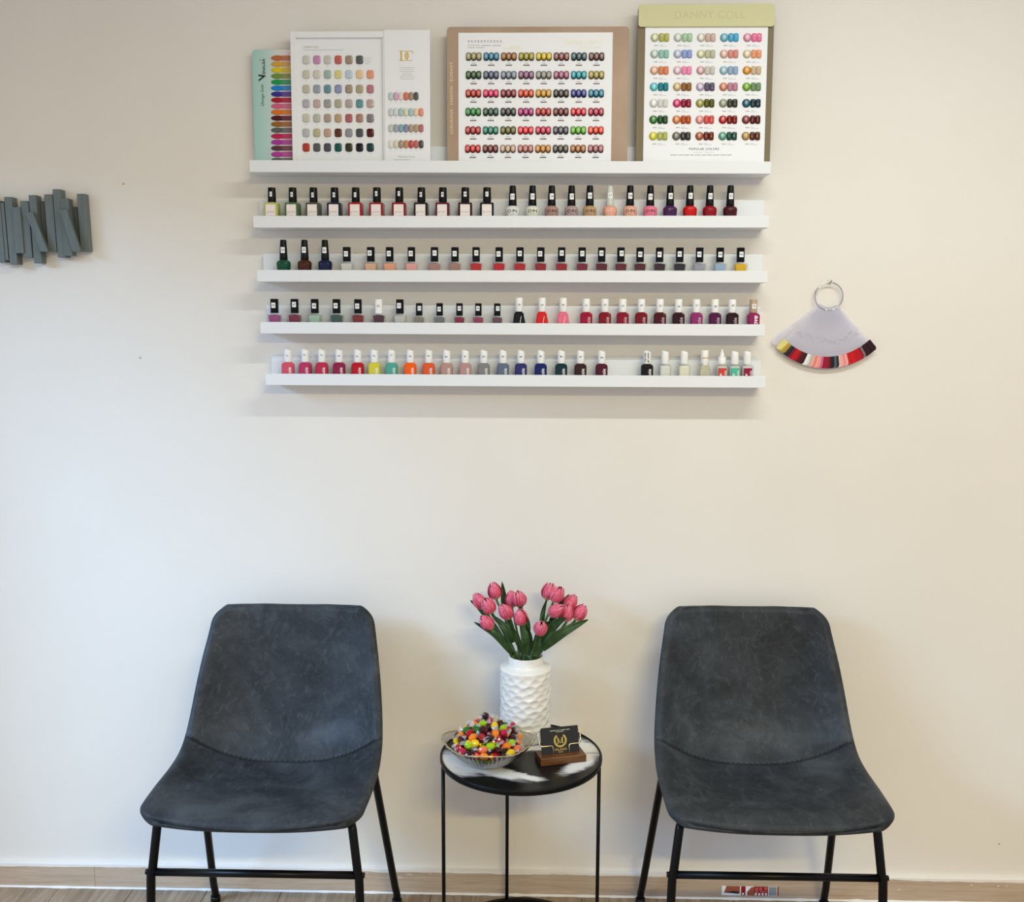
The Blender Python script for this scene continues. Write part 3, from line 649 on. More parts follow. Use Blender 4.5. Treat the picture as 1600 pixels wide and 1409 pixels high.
# 4 olive folder with flap
B4 = Board('nail_colour_folder', 'olive folder with yellow green flap and round swatches, rightmost on top ledge', 1100, -.0370, .022)
m_olive = mat('olive_board', '#7a6d52', .6)
m_flap = mat('yellow_green_leatherette', '#cfcb9c', .55); g = G(m_flap); v = g.coord(); g.bump(g.noise(v, 900, 2), .15, .0006)
B4.slab('board', 997, 1210.5, 12, 250, 0, .005, .004, m_olive, bottom=0)
B4.slab('sheet', 1008.5, 1200.5, 36, 250, .0051, .0012, .0006, m_paper, bottom=.003)
fp = B4.slab('flap', 998, 1211, 6.5, 41.5, .0064, .0045, .006, m_flap)
mb = MB(); B4.text(mb, 'DANNY COLL', 1109, 23.5, .0235, .0111, space=1.05)
link('embossed_name', mb.mesh('embossed_name', mat('embossed_leatherette', '#c4c090', .5)), fp).matrix_parent_inverse = Matrix.Translation(-fp.location)
A4 = ['dfe3b8,a9a864 dfe8d8,a3bda0 ece6da,c3aaa0 7cc0d8,4d9ec0 f0a8bf,d9789c', 'cfe0d8,8fb8ad c9d4e8,8b9cc8 e3e4bc,b5b59c f0c9b8,c88a80 f3dfc0,d99a78', 'f2c4a8,c9805c f4cfdc,e08fb0 e5b8bf,c5c0b8 a8d0e0,8fa5bf e8a030,c0ad90',
      '6fd5e0,0f7080 e0c490,80582f cfc0dc,585068 e09070,b08090 7fb830,6a8560', 'f2f2ee,cfcfca e03a80,7c0c34 a8a850,4a4a10 a8a890,2f302c 0f5f78,0c2c38', '2f7f20,0f3f24 e08a50,a04820 f0a0a0,bf5050 c00c14,6a060c 8a3034,480c14', 'e3e040,a5a868 7a756c,2c2a2a b06038,581810 5fa890,14443c c09858,4a2414']
me_round = MB().loft([[(r*6.5*KP*math.cos(a), -y, r*6.5*KP*math.sin(a)) for a in np.linspace(0, 2*PI, 18, False)] for r, y in ((1, 0), (1, .001), (.88, .0024), (.6, .0034), (.25, .0038))], smooth=True).mesh('round_swatch', m_round); me_round.polygons[len(me_round.polygons)-1].use_smooth = True
me_n4 = dome(7.9*KP, 12.8*KP, .0028, .0036).mesh('nail_tip', m_gel)
mb = MB()
for r, row in enumerate(A4):
    for c_, h in enumerate(row.split()):
        a, b = h.split(','); u = 1023.2+36.15*c_-r*.45; v = 58.8+25.65*r
        B4.place('round_swatch', me_round, u, v, .0064, '#'+a)
        for k in (10.4, 18.4): B4.place('nail_tip', me_n4, u+k, v, .0064, vivid(b, 1.15))
        B4.bar(mb, u-1, u+5, v+11.6, v+13, .0065, 1); B4.bar(mb, u+7, u+13, v+11.2, v+12, .0065); B4.bar(mb, u+7, u+19, v+13, v+13.8, .0065)
B4.text(mb, 'POPULAR COLORS', 1100, 232.8, .0066, .0065, mi=2, space=1.25, bold=.01)
for a, b in ((1084, 1098), (1101, 1116)): B4.bar(mb, a, b, 237.8, 238.5, .0065)
a = 1047.5
for L in (12, 9, 10, 7, 11, 9, 8, 12, 10, 9): B4.bar(mb, a, a+L-1.4, 241.5, 242.7, .0065, 1); a += L
tag(link('caption_print', mb.mesh('caption_print', [m_pale_ink, m_grey_ink, m_ink]), B4.root), kind='stuff')

# ------------------------------------------------------------------ swatch fan on its ring
rc = at(1295.2, 463, -.012)
fan = thing('nail_swatch_fan', 'fan of clear nail swatch sticks with coloured tips on a metal ring', 'swatch fan', (rc[0], -.012, rc[2]))
hk = thing('wall_hook', 'small metal wall hook holding the swatch fan ring', 'hook', (rc[0]+.003, 0, rc[2]+.033))
link('hook_pin', MB().tube([(0, .004, 0), (0, -.016, -.0005), (0, -.019, .003)], .0013, 8).mesh('hook_pin', m_chrome), hk)
link('hook_base', MB().lathe([(.0002, -.0015), (.004, -.0015), (.0046, 0)], 14).mesh('hook_base', m_chrome), hk, rot=(-PI/2, 0, 0))
RR = .0315
link('ring', MB().tube([(RR*math.cos(a), 0, RR*math.sin(a)) for a in np.linspace(0, 2*PI, 48, False)], .0016, 8, caps=False, closed=True).mesh('ring', m_chrome), fan)
link('ring_clasp', MB().tube([(RR*math.cos(a), 0, RR*math.sin(a)) for a in np.linspace(2.62, 2.95, 6)], .0022, 8).mesh('ring_clasp', m_chrome), fan)
link('ring_hinge', MB().tube([(RR*math.cos(a), 0, RR*math.sin(a)) for a in np.linspace(1.42, 1.56, 4)], .0021, 8).mesh('ring_hinge', m_brass), fan)
LS = .138
sm = MB(); r0 = .0255
_p = [(.0010, -.0012), (.0016, .001), (.0020, .008), (.0030, .060), (.0044, .095), (.0066, LS-.026), (.0064, LS-.006), (.0035, LS)]; prof = [(-x, z) for x, z in _p[:1]]+_p+[(-x, z) for x, z in _p[:0:-1]]
sm.loft([[(x, -x*.13, -r0-z) for x, z in prof][::-1], [(x, -x*.13-.0005, -r0-z) for x, z in prof][::-1]])
me_stk = sm.mesh('swatch_stick', m_stick)
tm = MB(); a_, b_ = LS-.0265, LS+.0003
to2 = [(-.0072, a_), (.0072, a_), (.0068, b_-.005), (.0037, b_), (-.0037, b_), (-.0068, b_-.005)]
tm.loft([[(x, -x*.13-.0001, -r0-z) for x, z in to2][::-1], [(x*1.01, -x*.13-.0007, -r0-z) for x, z in to2][::-1]])
me_tp = tm.mesh('colour_tip', m_polish)
nm_ = MB()
for k in range(1, 2): nm_.add([(-.003+k*.0022, -.0012, -r0-.080), (-.0024+k*.0022, -.0012, -r0-.080), (-.0022+k*.0022, -.0012, -r0-.0745), (-.0028+k*.0022, -.0012, -r0-.0745)], [(0, 1, 2, 3)])
me_num = nm_.mesh('number_print', mat('grey_pencil', '#8c8c94', .7))
TIPS = '- - #d8cf86 #b99a2c #a88a4a #2e2818 #141c3c #7a0c1a #b00c18 #b8101a #a00e18 #5c0c16 #4a0a14 #33080e #ececea #d8d8d8 #b8b0ae #e8a890 #e07a80 #eaa58a #e890a0 #c8607c #8c1038 #9c0c28 #84101c #3a1018 #15171a #555a5e #202226 #e0b8b8 #e8a898 #e88c94 #eab4a4 #c81818 #c40f14 #cc1418 #c00c12 #b40c14 #b80e18 #960a16 - #28060c #30080e #1c0508 #3a0a12 #200810'.split()
nT = len(TIPS)
for i, h in enumerate(TIPS):
    a = math.radians(-47+89*i/(nT-1)) if i > 1 else math.radians((-50, -48.2)[i])
    s_ = link('swatch_stick', me_stk, fan, (0, -.0004*(i % 2), 0), rot=(0, -a, 0))
    link('number_print', me_num, s_, (0, 0, random.uniform(-.007, .007)))
    if h != '-': link('colour_tip', me_tp, s_, color=h)

# ------------------------------------------------------------------ grey coat rack of upright bars
m_rack = mat('grey_lacquer', '#656e6b', .45); g = G(m_rack); v = g.coord(scale=(40, 40, 3)); g.base(g.ramp(g.noise(v, 4, 3), [(.3, '#606966'), (.7, '#6a7370')]))
p = at(60, 355, 0)
rack = thing('coat_rack', 'grey coat rack of staggered upright bars with folding hooks, left wall edge', 'coat rack', (p[0], 0, p[2]))
K = 180/1585.
def bar_at(xt, yt, xb, yb, wpx, y0, y1, name='bar'):
    "bar between two photo points of its front face's left edge; front at -y1, back at -y0"
    a = at(xt*K, 270+yt*K, -y1); b = at(xb*K, 270+yb*K, -y1); wd = wpx*K*2.3/1600
    mb = MB(); A = np.array([a[0], a[2]])-np.array([p[0], p[2]]); Bq = np.array([b[0], b[2]])-np.array([p[0], p[2]])
    def ring(q, i): return [(q[0]+i, -y1+i, q[1]), (q[0]+wd-i, -y1+i, q[1]), (q[0]+wd-i, -y0-i, q[1]), (q[0]+i, -y0-i, q[1])]
    e = (A-Bq)/np.linalg.norm(A-Bq)*.0008
    mb.loft([ring(Bq, .0008), ring(Bq+e, 0), ring(A-e, 0), ring(A, .0008)])
    return link(name, mb.mesh(name, m_rack), rack)
for q in ((-230, 300, -150, 1190, 110, .004, .026), (-110, 380, -40, 1230, 110, .004, .030), (-60, 410, 10, 1200, 112, .004, .028), (55, 330, 138, 1258, 106, .004, .0285), (165, 470, 222, 1105, 110, .012, .034), (275, 385, 335, 1165, 112, .004, .030), (392, 305, 470, 1243, 104, .004, .0285),
          (500, 390, 560, 1090, 105, .002, .010), (605, 295, 668, 1085, 116, .004, .0255), (722, 225, 800, 1165, 112, .004, .0270), (838, 350, 892, 1140, 106, .012, .0330), (955, 465, 1015, 1085, 105, .002, .010), (1056, 287, 1117, 1082, 112, .004, .0240)):
    bar_at(*q)
for q in ((345, 540, 560, 1085, 104, .0302, .0400), (812, 505, 1003, 1085, 108, .0332, .0420)):
    bar_at(*q, name='folding_hook')

# ------------------------------------------------------------------ chairs
m_leather = mat('charcoal_leatherette', '#4a4f55', .5, spec=.22); g = G(m_leather); v = g.coord(rnd=True)
n1 = g.noise(v, 7, 5, .6, .5); n2 = g.noise(v, 26, 5, .65, 1.2); n3 = g.noise(v, 420, 2)
sp_ = g.coord(scale=(1, .35, .7), rnd=True); n4 = g.noise(sp_, 38, 4, .7, 2.0)
base = g.ramp(n1, [(.30, '#202326'), (.52, '#303438'), (.72, '#454a4e')])
base = g.mix(g.ramp(n4, [(.54, '#000000'), (.68, '#8a8a8a')]), base, '#5d6266')
g.base(g.mix(g.ramp(n2, [(.46, '#000000'), (.70, '#7a7a7a')]), base, '#50565a')); g.bump(n3, .15, .0006)
m_thread = mat('dark_thread', '#1e2124', .8)
CHROWS = [  # centre y z | rim y z width
    (-.541, .441, -.531, .449, .438), (-.500, .449, -.490, .461, .446), (-.420, .437, -.410, .464, .450), (-.330, .426, -.320, .467, .448), (-.262, .423, -.266, .481, .442), (-.215, .434, -.233, .506, .437),
    (-.168, .478, -.207, .548, .428), (-.142, .545, -.184, .598, .417), (-.120, .622, -.160, .652, .402), (-.102, .694, -.135, .704, .384), (-.088, .761, -.112, .763, .364)]
NV, NU = 101, 45
def cr_at(pts, ts):
    P = np.asarray(pts, float); P = np.vstack([2*P[0]-P[1], P, 2*P[-1]-P[-2]]); out = []; m = len(P)-3
    for t in ts:
        i = min(int(t), m-1); f = t-i; a, b, c, d = P[i:i+4]
        out.append(.5*(2*b+(c-a)*f+(2*a-5*b+4*c-d)*f*f+(3*b-a-3*c+d)*f**3))
    return np.array(out)
_h = np.linspace(0, 1, (NV+1)//2)**1.8; TS = 4.78      # rows crowd a little towards the two ends
RW = cr_at(CHROWS, np.concatenate([TS*_h, 10-(10-TS)*_h[::-1][1:]])); SEAM = (NV-1)//2
dl = np.linalg.norm(np.diff(RW[:, 2:4], axis=0), axis=1); arc = np.concatenate([[0], np.cumsum(dl)])
us = np.linspace(-1, 1, NU); us = np.sign(us)*(1-(1-np.abs(us))**1.35)
MID = np.zeros((NV, NU, 3))
for i in range(NV):
    cy, cz, ry, rz, wd = RW[i]
    for dist, rad in ((arc[i], .045), (arc[-1]-arc[i], .040)):
        if dist < rad: wd = wd-2*(rad-math.sqrt(max(rad*rad-(rad-dist)**2, 0)))
    s_ = np.abs(us)**2.6
    MID[i, :, 0] = us*wd/2; MID[i, :, 1] = cy+(ry-cy)*s_; MID[i, :, 2] = cz+(rz-cz)*s_
du = np.gradient(MID, axis=1); dv = np.gradient(MID, axis=0); NRM = np.cross(du, dv); NRM /= np.linalg.norm(NRM, axis=2, keepdims=True)   # towards the sitter
def shell(i0, i1, seam_lo, seam_hi):
    mb = MB(); T = .0115; P = MID[i0:i1+1]; N = NRM[i0:i1+1]; n = i1-i0+1
    de = np.minimum(arc, arc[-1]-arc)[i0:i1+1, None]; dc = (P[:, -1, 0]-P[:, 0, 0])[:, None]/2*(1-np.abs(us))[None, :]
    dd = np.clip(np.minimum(de, dc)/.013, 0, 1); fall = np.maximum(np.sqrt(1-(1-dd)**2), .16)
    top = fall.copy()
    if seam_lo: top[0] *= .90
    if seam_hi: top[-1] *= .90
    A = P+N*(top*T)[..., None]; B = P-N*(fall*T)[..., None]
    k = len(mb.v); mb.grid(A); mb.grid(B[:, ::-1])
    idx = lambda i, j: i*NU+j; idb = lambda i, j: n*NU+i*NU+(NU-1-j)
    loop = [(0, j) for j in range(NU)]+[(i, NU-1) for i in range(1, n)]+[(n-1, j) for j in range(NU-2, -1, -1)]+[(i, 0) for i in range(n-2, 0, -1)]
    for q in range(len(loop)):
        a, b = loop[q], loop[(q+1) % len(loop)]
        mb.f.append([idx(*b), idx(*a), idb(*a), idb(*b)]); mb.m.append(0); mb.sm.append(True)
    return mb, A
sb, SA = shell(0, SEAM, False, True); kb, KA = shell(SEAM, NV-1, True, False)
me_seat, me_back = sb.mesh('seat', m_leather), kb.mesh('backrest', m_leather)
# cross stitching along the seam, and a running stitch round the front rim
stm = MB()
for k in range(84):
    f = (k+.5)/84*(NU-5)+2; j = int(f); q = f-j
    a = KA[0, j]*(1-q)+KA[0, j+1]*q; nn = NRM[SEAM, j]; d1 = KA[3, j]-KA[0, j]; d1 = d1/np.linalg.norm(d1)*.0042; sx = np.array([.0016, 0, 0])*(1 if k % 2 else -1)
    stm.tube([a-d1+sx+nn*.0006, a+nn*.0012, a+d1-sx+nn*.0006], .0006, 5)
me_stitch = stm.mesh('seam_stitching', m_thread)
fm = MB(); prev = None
for j in range(3, NU-4):
    for q in (0, .34, .67):
        a = SA[1, j]*(1-q)+SA[1, j+1]*q; b = SA[1, j]*(1-q-.2)+SA[1, j+1]*(q+.2)
        fm.tube([a+NRM[1, j]*.0006+np.array([0, -.001, -.001]), b+NRM[1, j]*.0006+np.array([0, -.001, -.001])], .0007, 4)
me_rim = fm.mesh('rim_stitching', m_thread)
def chair(cx, dy, label):
    t = thing('side_chair', label, 'chair', (cx, dy, 0), group='charcoal chairs against the wall')
    link('seat', me_seat, t); b = link('backrest', me_back, t)
    link('seam_stitching', me_stitch, t); link('rim_stitching', me_rim, t)
    for s in (-1, 1):
        fl_ = [(s*.190, -.470, .432), (s*.196, -.480, .415), (s*.206, -.487, .330), (s*.209, -.489, .318), (s*.218, -.500, .020), (s*.218, -.500, .004)]
        l = link('leg', MB().tube(fl_, .0088, 12).mesh('leg', m_black), t)
        link('rubber_foot', MB().tube([(s*.218, -.500, .0), (s*.218, -.500, .016)], .0115, 12).mesh('rubber_foot', m_satin_black), l)
        link('bolt', MB().tube([(s*.213, -.487, .322), (s*.220, -.487, .322)], .0055, 10).mesh('bolt', m_black), l)
        bl = [(s*.192, -.235, .452), (s*.195, -.223, .432), (s*.2215, -.078, .055), (s*.2235, -.064, .030), (s*.2235, -.061, .012), (s*.2235, -.062, .004)]
        l = link('leg', MB().tube(bl, .0088, 12).mesh('leg', m_black), t)
        link('rubber_foot', MB().tube([(s*.2235, -.062, 0), (s*.2235, -.061, .014)], .0118, 12).mesh('rubber_foot', m_satin_black), l)
        link('seat_rail', MB().tube([(s*.188, -.475, .431), (s*.186, -.44, .428), (s*.188, -.30, .428), (s*.192, -.235, .452)], .0075, 10).mesh('seat_rail', m_black), t)
    link('front_stretcher', MB().tube([(-.2095, -.4875, .322), (.2095, -.4875, .322)], .0078, 12).mesh('front_stretcher', m_black), t)
    link('cross_bar', MB().tube([(-.187, -.42, .421), (.187, -.42, .421)], .0065, 10).mesh('cross_bar', m_black), t)
    return t
chair(-.556, 0.0, 'charcoal leatherette bucket chair with black legs, left of the table')
chair(.487, .022, 'charcoal leatherette bucket chair with black legs, right of the table')

# ------------------------------------------------------------------ round side table
TX, TY, TZ, TR = -.029, -.219, .460, .178
tb = thing('side_table', 'round black side table with black and white marbled top', 'table', (TX, TY, 0))
m_marb = mat('marbled_table_top', '#101012', .28, spec=.35); g = G(m_marb)
tc = g.add('ShaderNodeTexCoord'); wv = g.add('ShaderNodeTexNoise'); wv.inputs['Scale'].default_value = 9; wv.inputs['Detail'].default_value = 6; wv.inputs['Roughness'].default_value = .65
g.link(tc.outputs['Object'], wv.inputs['Vector'])
off = g.add('ShaderNodeVectorMath', operation='SUBTRACT'); g.link(wv.outputs['Color'], off.inputs[0]); off.inputs[1].default_value = (.5, .5, .5)
sc = g.add('ShaderNodeVectorMath', operation='SCALE'); g.link(off.outputs[0], sc.inputs[0]); sc.inputs['Scale'].default_value = .055
av = g.add('ShaderNodeVectorMath', operation='ADD'); g.link(tc.outputs['Object'], av.inputs[0]); g.link(sc.outputs[0], av.inputs[1])
def blob(x, y, rx, ry, ang):
    mp = g.add('ShaderNodeMapping', vector_type='TEXTURE'); mp.inputs['Location'].default_value = (x, y, TZ); mp.inputs['Rotation'].default_value = (0, 0, ang); mp.inputs['Scale'].default_value = (rx, ry, 1)
    g.link(av.outputs[0], mp.inputs[0]); ln = g.add('ShaderNodeVectorMath', operation='LENGTH'); g.link(mp.outputs[0], ln.inputs[0]); return ln.outputs['Value']
ds = [blob(-.128, -.050, .085, .062, -.60), blob(-.060, -.090, .090, .028, -.45), blob(.120, .045, .075, .050, -.5), blob(.085, .110, .05, .03, -.5), blob(.128, -.040, .080, .030, 1.0), blob(.005, -.108, .055, .018, -.3), blob(.02, .03, .06, .02, .2)]
d = ds[0]
for q in ds[1:]: d = g.math('MINIMUM', d, q)
strk = g.coord(scale=(5, 60, 1)); ns = g.noise(strk, 1.2, 5, .7, 1.5)
f = g.math('ADD', d, g.math('MULTIPLY', g.math('SUBTRACT', ns, .5), .7))
top = g.ramp(f, [(.0, '#e6e3dc'), (.62, '#d9d6cf'), (.86, '#77787a'), (1.0, '#0d0d0f')])
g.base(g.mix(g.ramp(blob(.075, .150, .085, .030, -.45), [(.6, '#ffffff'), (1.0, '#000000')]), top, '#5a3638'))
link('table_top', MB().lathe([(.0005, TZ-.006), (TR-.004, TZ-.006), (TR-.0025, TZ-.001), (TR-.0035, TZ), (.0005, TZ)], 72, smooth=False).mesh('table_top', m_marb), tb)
link('rim', MB().lathe([(TR-.0024, TZ-.010), (TR+.0016, TZ-.010), (TR+.0024, TZ-.007), (TR+.0024, TZ+.0005), (TR+.001, TZ+.0022), (TR-.0016, TZ+.0022), (TR-.0024, TZ)], 72, closed=True).mesh('rim', m_black), tb)
for a in (197, -14.5, 101.5):
    x, y = (TR-.001)*math.cos(math.radians(a)), (TR-.001)*math.sin(math.radians(a))
    link('leg', MB().tube([(x, y, .008), (x, y, TZ-.009)], .0042, 10).mesh('leg', m_black), tb)
link('base_ring', MB().lathe([(TR-.006, 0), (TR+.004, 0), (TR+.004, .009), (TR-.006, .009)], 64, smooth=False, closed=True).mesh('base_ring', m_black), tb)

# ------------------------------------------------------------------ vase
VX, VY = -.0205, -.120
vz = TZ+.0003
vase = thing('vase', 'white ceramic vase with dimpled sides on the round table', 'vase', (VX, VY, vz))
m_cer = mat('white_glazed_ceramic', '#e9e7e0', .22, coat=.3)
NA = 120; prof = [(.030, .0), (.054, .0), (.0580, .003)]+[(.0590, z) for z in np.linspace(.008, .158, 76)]+[(.0590, .1655), (.0586, .1676), (.0572, .1688), (.0540, .1697), (.0430, .1718), (.0406, .1735), (.0398, .177), (.0400, .1930), (.0392, .1950), (.0375, .1950), (.0365, .192), (.0362, .175), (.054, .165), (.055, .010), (.0005, .008)]
cells = []
for r in range(11):
    z = .040+r*.0118
    for k in range(13): cells.append((2*PI*(k+.5*(r % 2))/13+RNG.normal(0, .05), z+RNG.normal(0, .0018)))
cells = np.array(cells); rings = []
for r, z in prof:
    ring = []
    for i in range(NA):
        a = 2*PI*i/NA; rr_ = r
        if abs(r-.0590) < 1e-6 and .034 < z < .160:
            da = (a-cells[:, 0]+PI) % (2*PI)-PI; dz = z-cells[:, 1]; al = da*.059
            d2 = ((al*.9+dz*.55)/.0150)**2+((dz*1.0-al*.25)/.0095)**2
            m = d2.min(); rr_ = r-.0030*max(0, 1-m)**.9+.0006
        ring.append((rr_*math.cos(a), rr_*math.sin(a), z))
    rings.append(ring)
mb = MB(); mb.loft(rings, smooth=True, caps=False); mb.f.append(list(range(NA))[::-1]); mb.m.append(0); mb.sm.append(False)
link('vase_body', mb.mesh('vase_body', m_cer), vase)

# ------------------------------------------------------------------ tulips
m_petal = mat('pink_petal', '#d0587a', .45); g = G(m_petal); tc = g.add('ShaderNodeTexCoord'); sp = g.add('ShaderNodeSeparateXYZ'); g.link(tc.outputs['Object'], sp.inputs[0])
v = g.coord(scale=(1, 1, .12), rnd=True); n1 = g.noise(v, 420, 3, .6)
tone = g.ramp(n1, [(.30, '#bd3857'), (.52, '#d25772'), (.78, '#e798a8')])
zz = g.math('MULTIPLY', sp.outputs[2], 1/.036)
c_ = g.mix(g.ramp(zz, [(.0, '#ffffff'), (.06, '#e0e0e0'), (.24, '#000000')]), tone, '#c9c98e')
g.base(g.mix(g.ramp(zz, [(.80, '#000000'), (1.0, '#808080')]), c_, '#f0bcc8')); g.b.inputs['Subsurface Weight'].default_value = .0
m_leaf = mat('tulip_leaf', '#2c4a24', .42); g = G(m_leaf); v = g.coord(rnd=True); n1 = g.noise(v, 60, 4)
g.base(g.ramp(n1, [(.3, '#1d3a18'), (.55, '#2b4a22'), (.75, '#3f6030')]))
m_stem = mat('tulip_stem', '#4a6b35', .45)
def petal(R, L, hw, tipz):
    mb = MB(); n, m = 13, 9; P = np.zeros((n, m, 3))
    for i in range(n):
        t = i/(n-1); r = R*(math.sin(PI*(.10+.865*t))**.78)
        if t < .12: r *= .55+.45*t/.12
        w_ = hw*(math.sin(PI*min(.5, .16+t*.60))**.8)*(1+.25*t)*(1-max(0, (t-.72)/.28)**2.4*.55)
        for j in range(m):
            s_ = -1+2*j/(m-1); a = s_*w_
            rr_ = r*(1+.06*s_*s_)
            P[i, j] = (rr_*math.cos(a), rr_*math.sin(a), L*t-.0020*s_*s_*t)
    mb.grid(P); return mb.mesh('petal', m_petal)
me_po, me_pi = petal(.0134, .0375, .70, 0), petal(.0117, .0370, .66, 0)
def solid(o, th):
    m = o.modifiers.new('thickness', 'SOLIDIFY'); m.thickness = th; m.offset = 0
C7 = 230/1600.
def fpx(x, y, d): return at(710+x*C7, 890+y*C7, d)
# base px, tip px, depth of base, lean of the tip towards the viewer
BLOOMS = [((458, 322), (418, 128), -.105, .002, 'pink tulip highest on the left, beside an upright leaf'), ((318, 425), (205, 240), -.115, .004, 'pink tulip farthest left, behind another bloom'),
          ((412, 470), (300, 262), -.140, .010, 'pink tulip leaning left in front of the leftmost bloom'), ((415, 640), (262, 478), -.150, .010, 'lowest pink tulip on the left, pointing left'),
          ((605, 535), (485, 348), -.145, .010, 'pink tulip in the middle of the left cluster'), ((628, 412), (612, 232), -.100, .002, 'pink tulip behind, left of the middle gap, half hidden'),
          ((728, 395), (685, 232), -.118, .012, 'pink tulip beside the middle gap, upper one'), ((728, 603), (705, 418), -.160, .012, 'pink tulip low beside the middle gap, above a broad leaf'),
          ((1002, 325), (1050, 135), -.105, .002, 'pink tulip at top of the right cluster, left one'), ((1075, 352), (1180, 158), -.125, .006, 'pink tulip at top of the right cluster, right one'),
          ((1205, 430), (1325, 285), -.110, .004, 'pink tulip right of the top pair, behind'), ((1030, 490), (1200, 385), -.140, .014, 'pink tulip lying sideways in the right cluster'),
          ((1215, 560), (1240, 380), -.130, .006, 'narrow pink tulip hanging between two right blooms'), ((1315, 545), (1425, 385), -.125, .004, 'pink tulip farthest right, above a long leaf'),
          ((925, 700), (948, 560), -.175, .022, 'lowest pink tulip right of the gap, facing forward')]
STARTS = [(-.006, .006), (-.026, .010), (-.022, .0), (-.026, -.010), (-.014, -.012), (-.008, .014), (.002, .006), (-.004, -.020), (.012, .012), (.016, .004), (.024, .012), (.014, -.010), (.020, -.004), (.027, .004), (.010, -.024)]
# leaves: (owner, base px, mid px, tip px, depth base/mid/tip, max half-width)
LEAVES = [(0, (600, 640), (548, 380), (518, 128), -.105, -.100, -.100, .0085), (3, (640, 925), (440, 700), (212, 568), -.140, -.160, -.150, .0085), (1, (560, 800), (300, 440), (172, 332), -.115, -.105, -.100, .0080),
          (2, (640, 790), (560, 640), (395, 480), -.150, -.155, -.140, .0090), (4, (760, 930), (680, 760), (590, 540), -.145, -.150, -.150, .0065), (7, (775, 935), (770, 740), (715, 590), -.165, -.176, -.172, .0105), (6, (790, 760), (775, 560), (690, 355), -.120, -.112, -.122, .0095),
          (14, (885, 940), (905, 830), (928, 670), -.170, -.186, -.186, .0088), (13, (955, 860), (1180, 680), (1457, 540), -.145, -.150, -.135, .0110), (11, (960, 800), (1090, 600), (1215, 520), -.140, -.140, -.150, .0100), (10, (1000, 700), (1120, 430), (1248, 264), -.110, -.102, -.100, .0080),
          (8, (945, 640), (960, 480), (1000, 330), -.110, -.108, -.115, .0060), (9, (905, 920), (960, 640), (1110, 560), -.125, -.130, -.130, .0085), (5, (800, 930), (820, 770), (790, 600), -.118, -.120, -.118, .0075), (12, (930, 900), (1010, 760), (1110, 640), -.150, -.158, -.150, .0065)]
for k, (b, tp, dep, lean, lb) in enumerate(BLOOMS):
    B_ = fpx(*b, dep); T_ = fpx(*tp, dep-lean); ax = Vector(T_-B_); Lr = ax.length; ax.normalize()
    sx, sy = STARTS[k]; s0 = np.array([VX+sx*1.05, VY+sy*1.05, vz+.193]); s1 = np.array([VX+sx*.3, VY+sy*.3, vz+.055])
    t = thing('tulip', lb+', in white vase', 'tulip', tuple(s1), group='pink tulips in the vase')
    bx = np.array(ax)
    pts = cr([s1, s0, s0*.45+B_*.55-bx*.010+np.array([0, 0, .002]), B_-bx*.004, B_+bx*.002], 16)-s1
    link('stem', MB().tube(pts, .0026, 8).mesh('stem', m_stem), t)
    q = ax.to_track_quat('Z', 'Y'); sc_ = min(max(Lr/.036, .85), 1.12)
    for j in range(6):
        o = link('petal', me_po if j % 2 == 0 else me_pi, t); solid(o, .0007)
        o.matrix_local = Matrix.Translation(Vector(B_-s1)) @ q.to_matrix().to_4x4() @ Matrix.Rotation(PI/3*j+k*.7, 4, 'Z') @ Matrix.Rotation(random.uniform(-.04, .13), 4, 'Y') @ Matrix.Scale(sc_, 4)
    for (ow, b0, m0, t0, d0, d1, d2, hw) in LEAVES:
        if ow != k: continue
        A = fpx(*b0, d0); M = fpx(*m0, d1); T = fpx(*t0, d2); n = 18
        mid = cr([A, M, T], n); P = np.zeros((n, 7, 3))
        for i in range(n):
            f = i/(n-1); tg = mid[min(i+1, n-1)]-mid[max(i-1, 0)]; tg /= np.linalg.norm(tg)
            view = mid[i]-CP; view /= np.linalg.norm(view); sd = np.cross(tg, view); sd /= np.linalg.norm(sd)
            tw = .5*math.sin(k*1.7); sd = sd*math.cos(tw)+view*math.sin(tw)
            w_ = hw*(math.sin(PI*min(1, .18+f*.82))**.75)
            for j in range(7):
                s_ = -1+j/3; P[i, j] = mid[i]+sd*w_*s_-view*(.0035*(1-abs(s_))*-1+.0016*math.sin(f*7+k)*s_)
        o = link('leaf', MB().grid(P-s1).mesh('leaf', m_leaf), t); solid(o, .0009)

# ------------------------------------------------------------------ bowl of candies
bc = atz(763.5, 1180, TZ); BX, BY = -.1005, -.262; bz = TZ+.0003
bowl = thing('glass_bowl', 'ribbed clear glass bowl with brass rim full of candies', 'bowl', (BX, BY, bz))
def rim_r(a): return .0965*(1+.055*math.cos(4*a))
def rim_z(a): return .052+.005*math.cos(4*a)
def bowl_pt(a, t, dr=0):
    r0_ = .034; R_ = rim_r(a); r = r0_+(R_-r0_)*(t**.72); z = .003+(rim_z(a)-.003)*t**1.25
    rib = .0013*math.sin(a*60)*min(1, t*4)
    return ((r+rib-dr)*math.cos(a), (r+rib-dr)*math.sin(a), z+dr*.35)
NA = 240
mb = MB(); ts = np.linspace(0, 1, 14)
outer = [[bowl_pt(2*PI*i/NA, t) for i in range(NA)] for t in ts]; inner = [[bowl_pt(2*PI*i/NA, t, .0022) for i in range(NA)] for t in ts[::-1]]
mb.loft([[(.0005*math.cos(2*PI*i/NA), .0005*math.sin(2*PI*i/NA), 0) for i in range(NA)], [(.033*math.cos(2*PI*i/NA), .033*math.sin(2*PI*i/NA), 0) for i in range(NA)]]+outer+inner+[[(.0005*math.cos(2*PI*i/NA), .0005*math.sin(2*PI*i/NA), .004) for i in range(NA)]], smooth=True, caps=False)
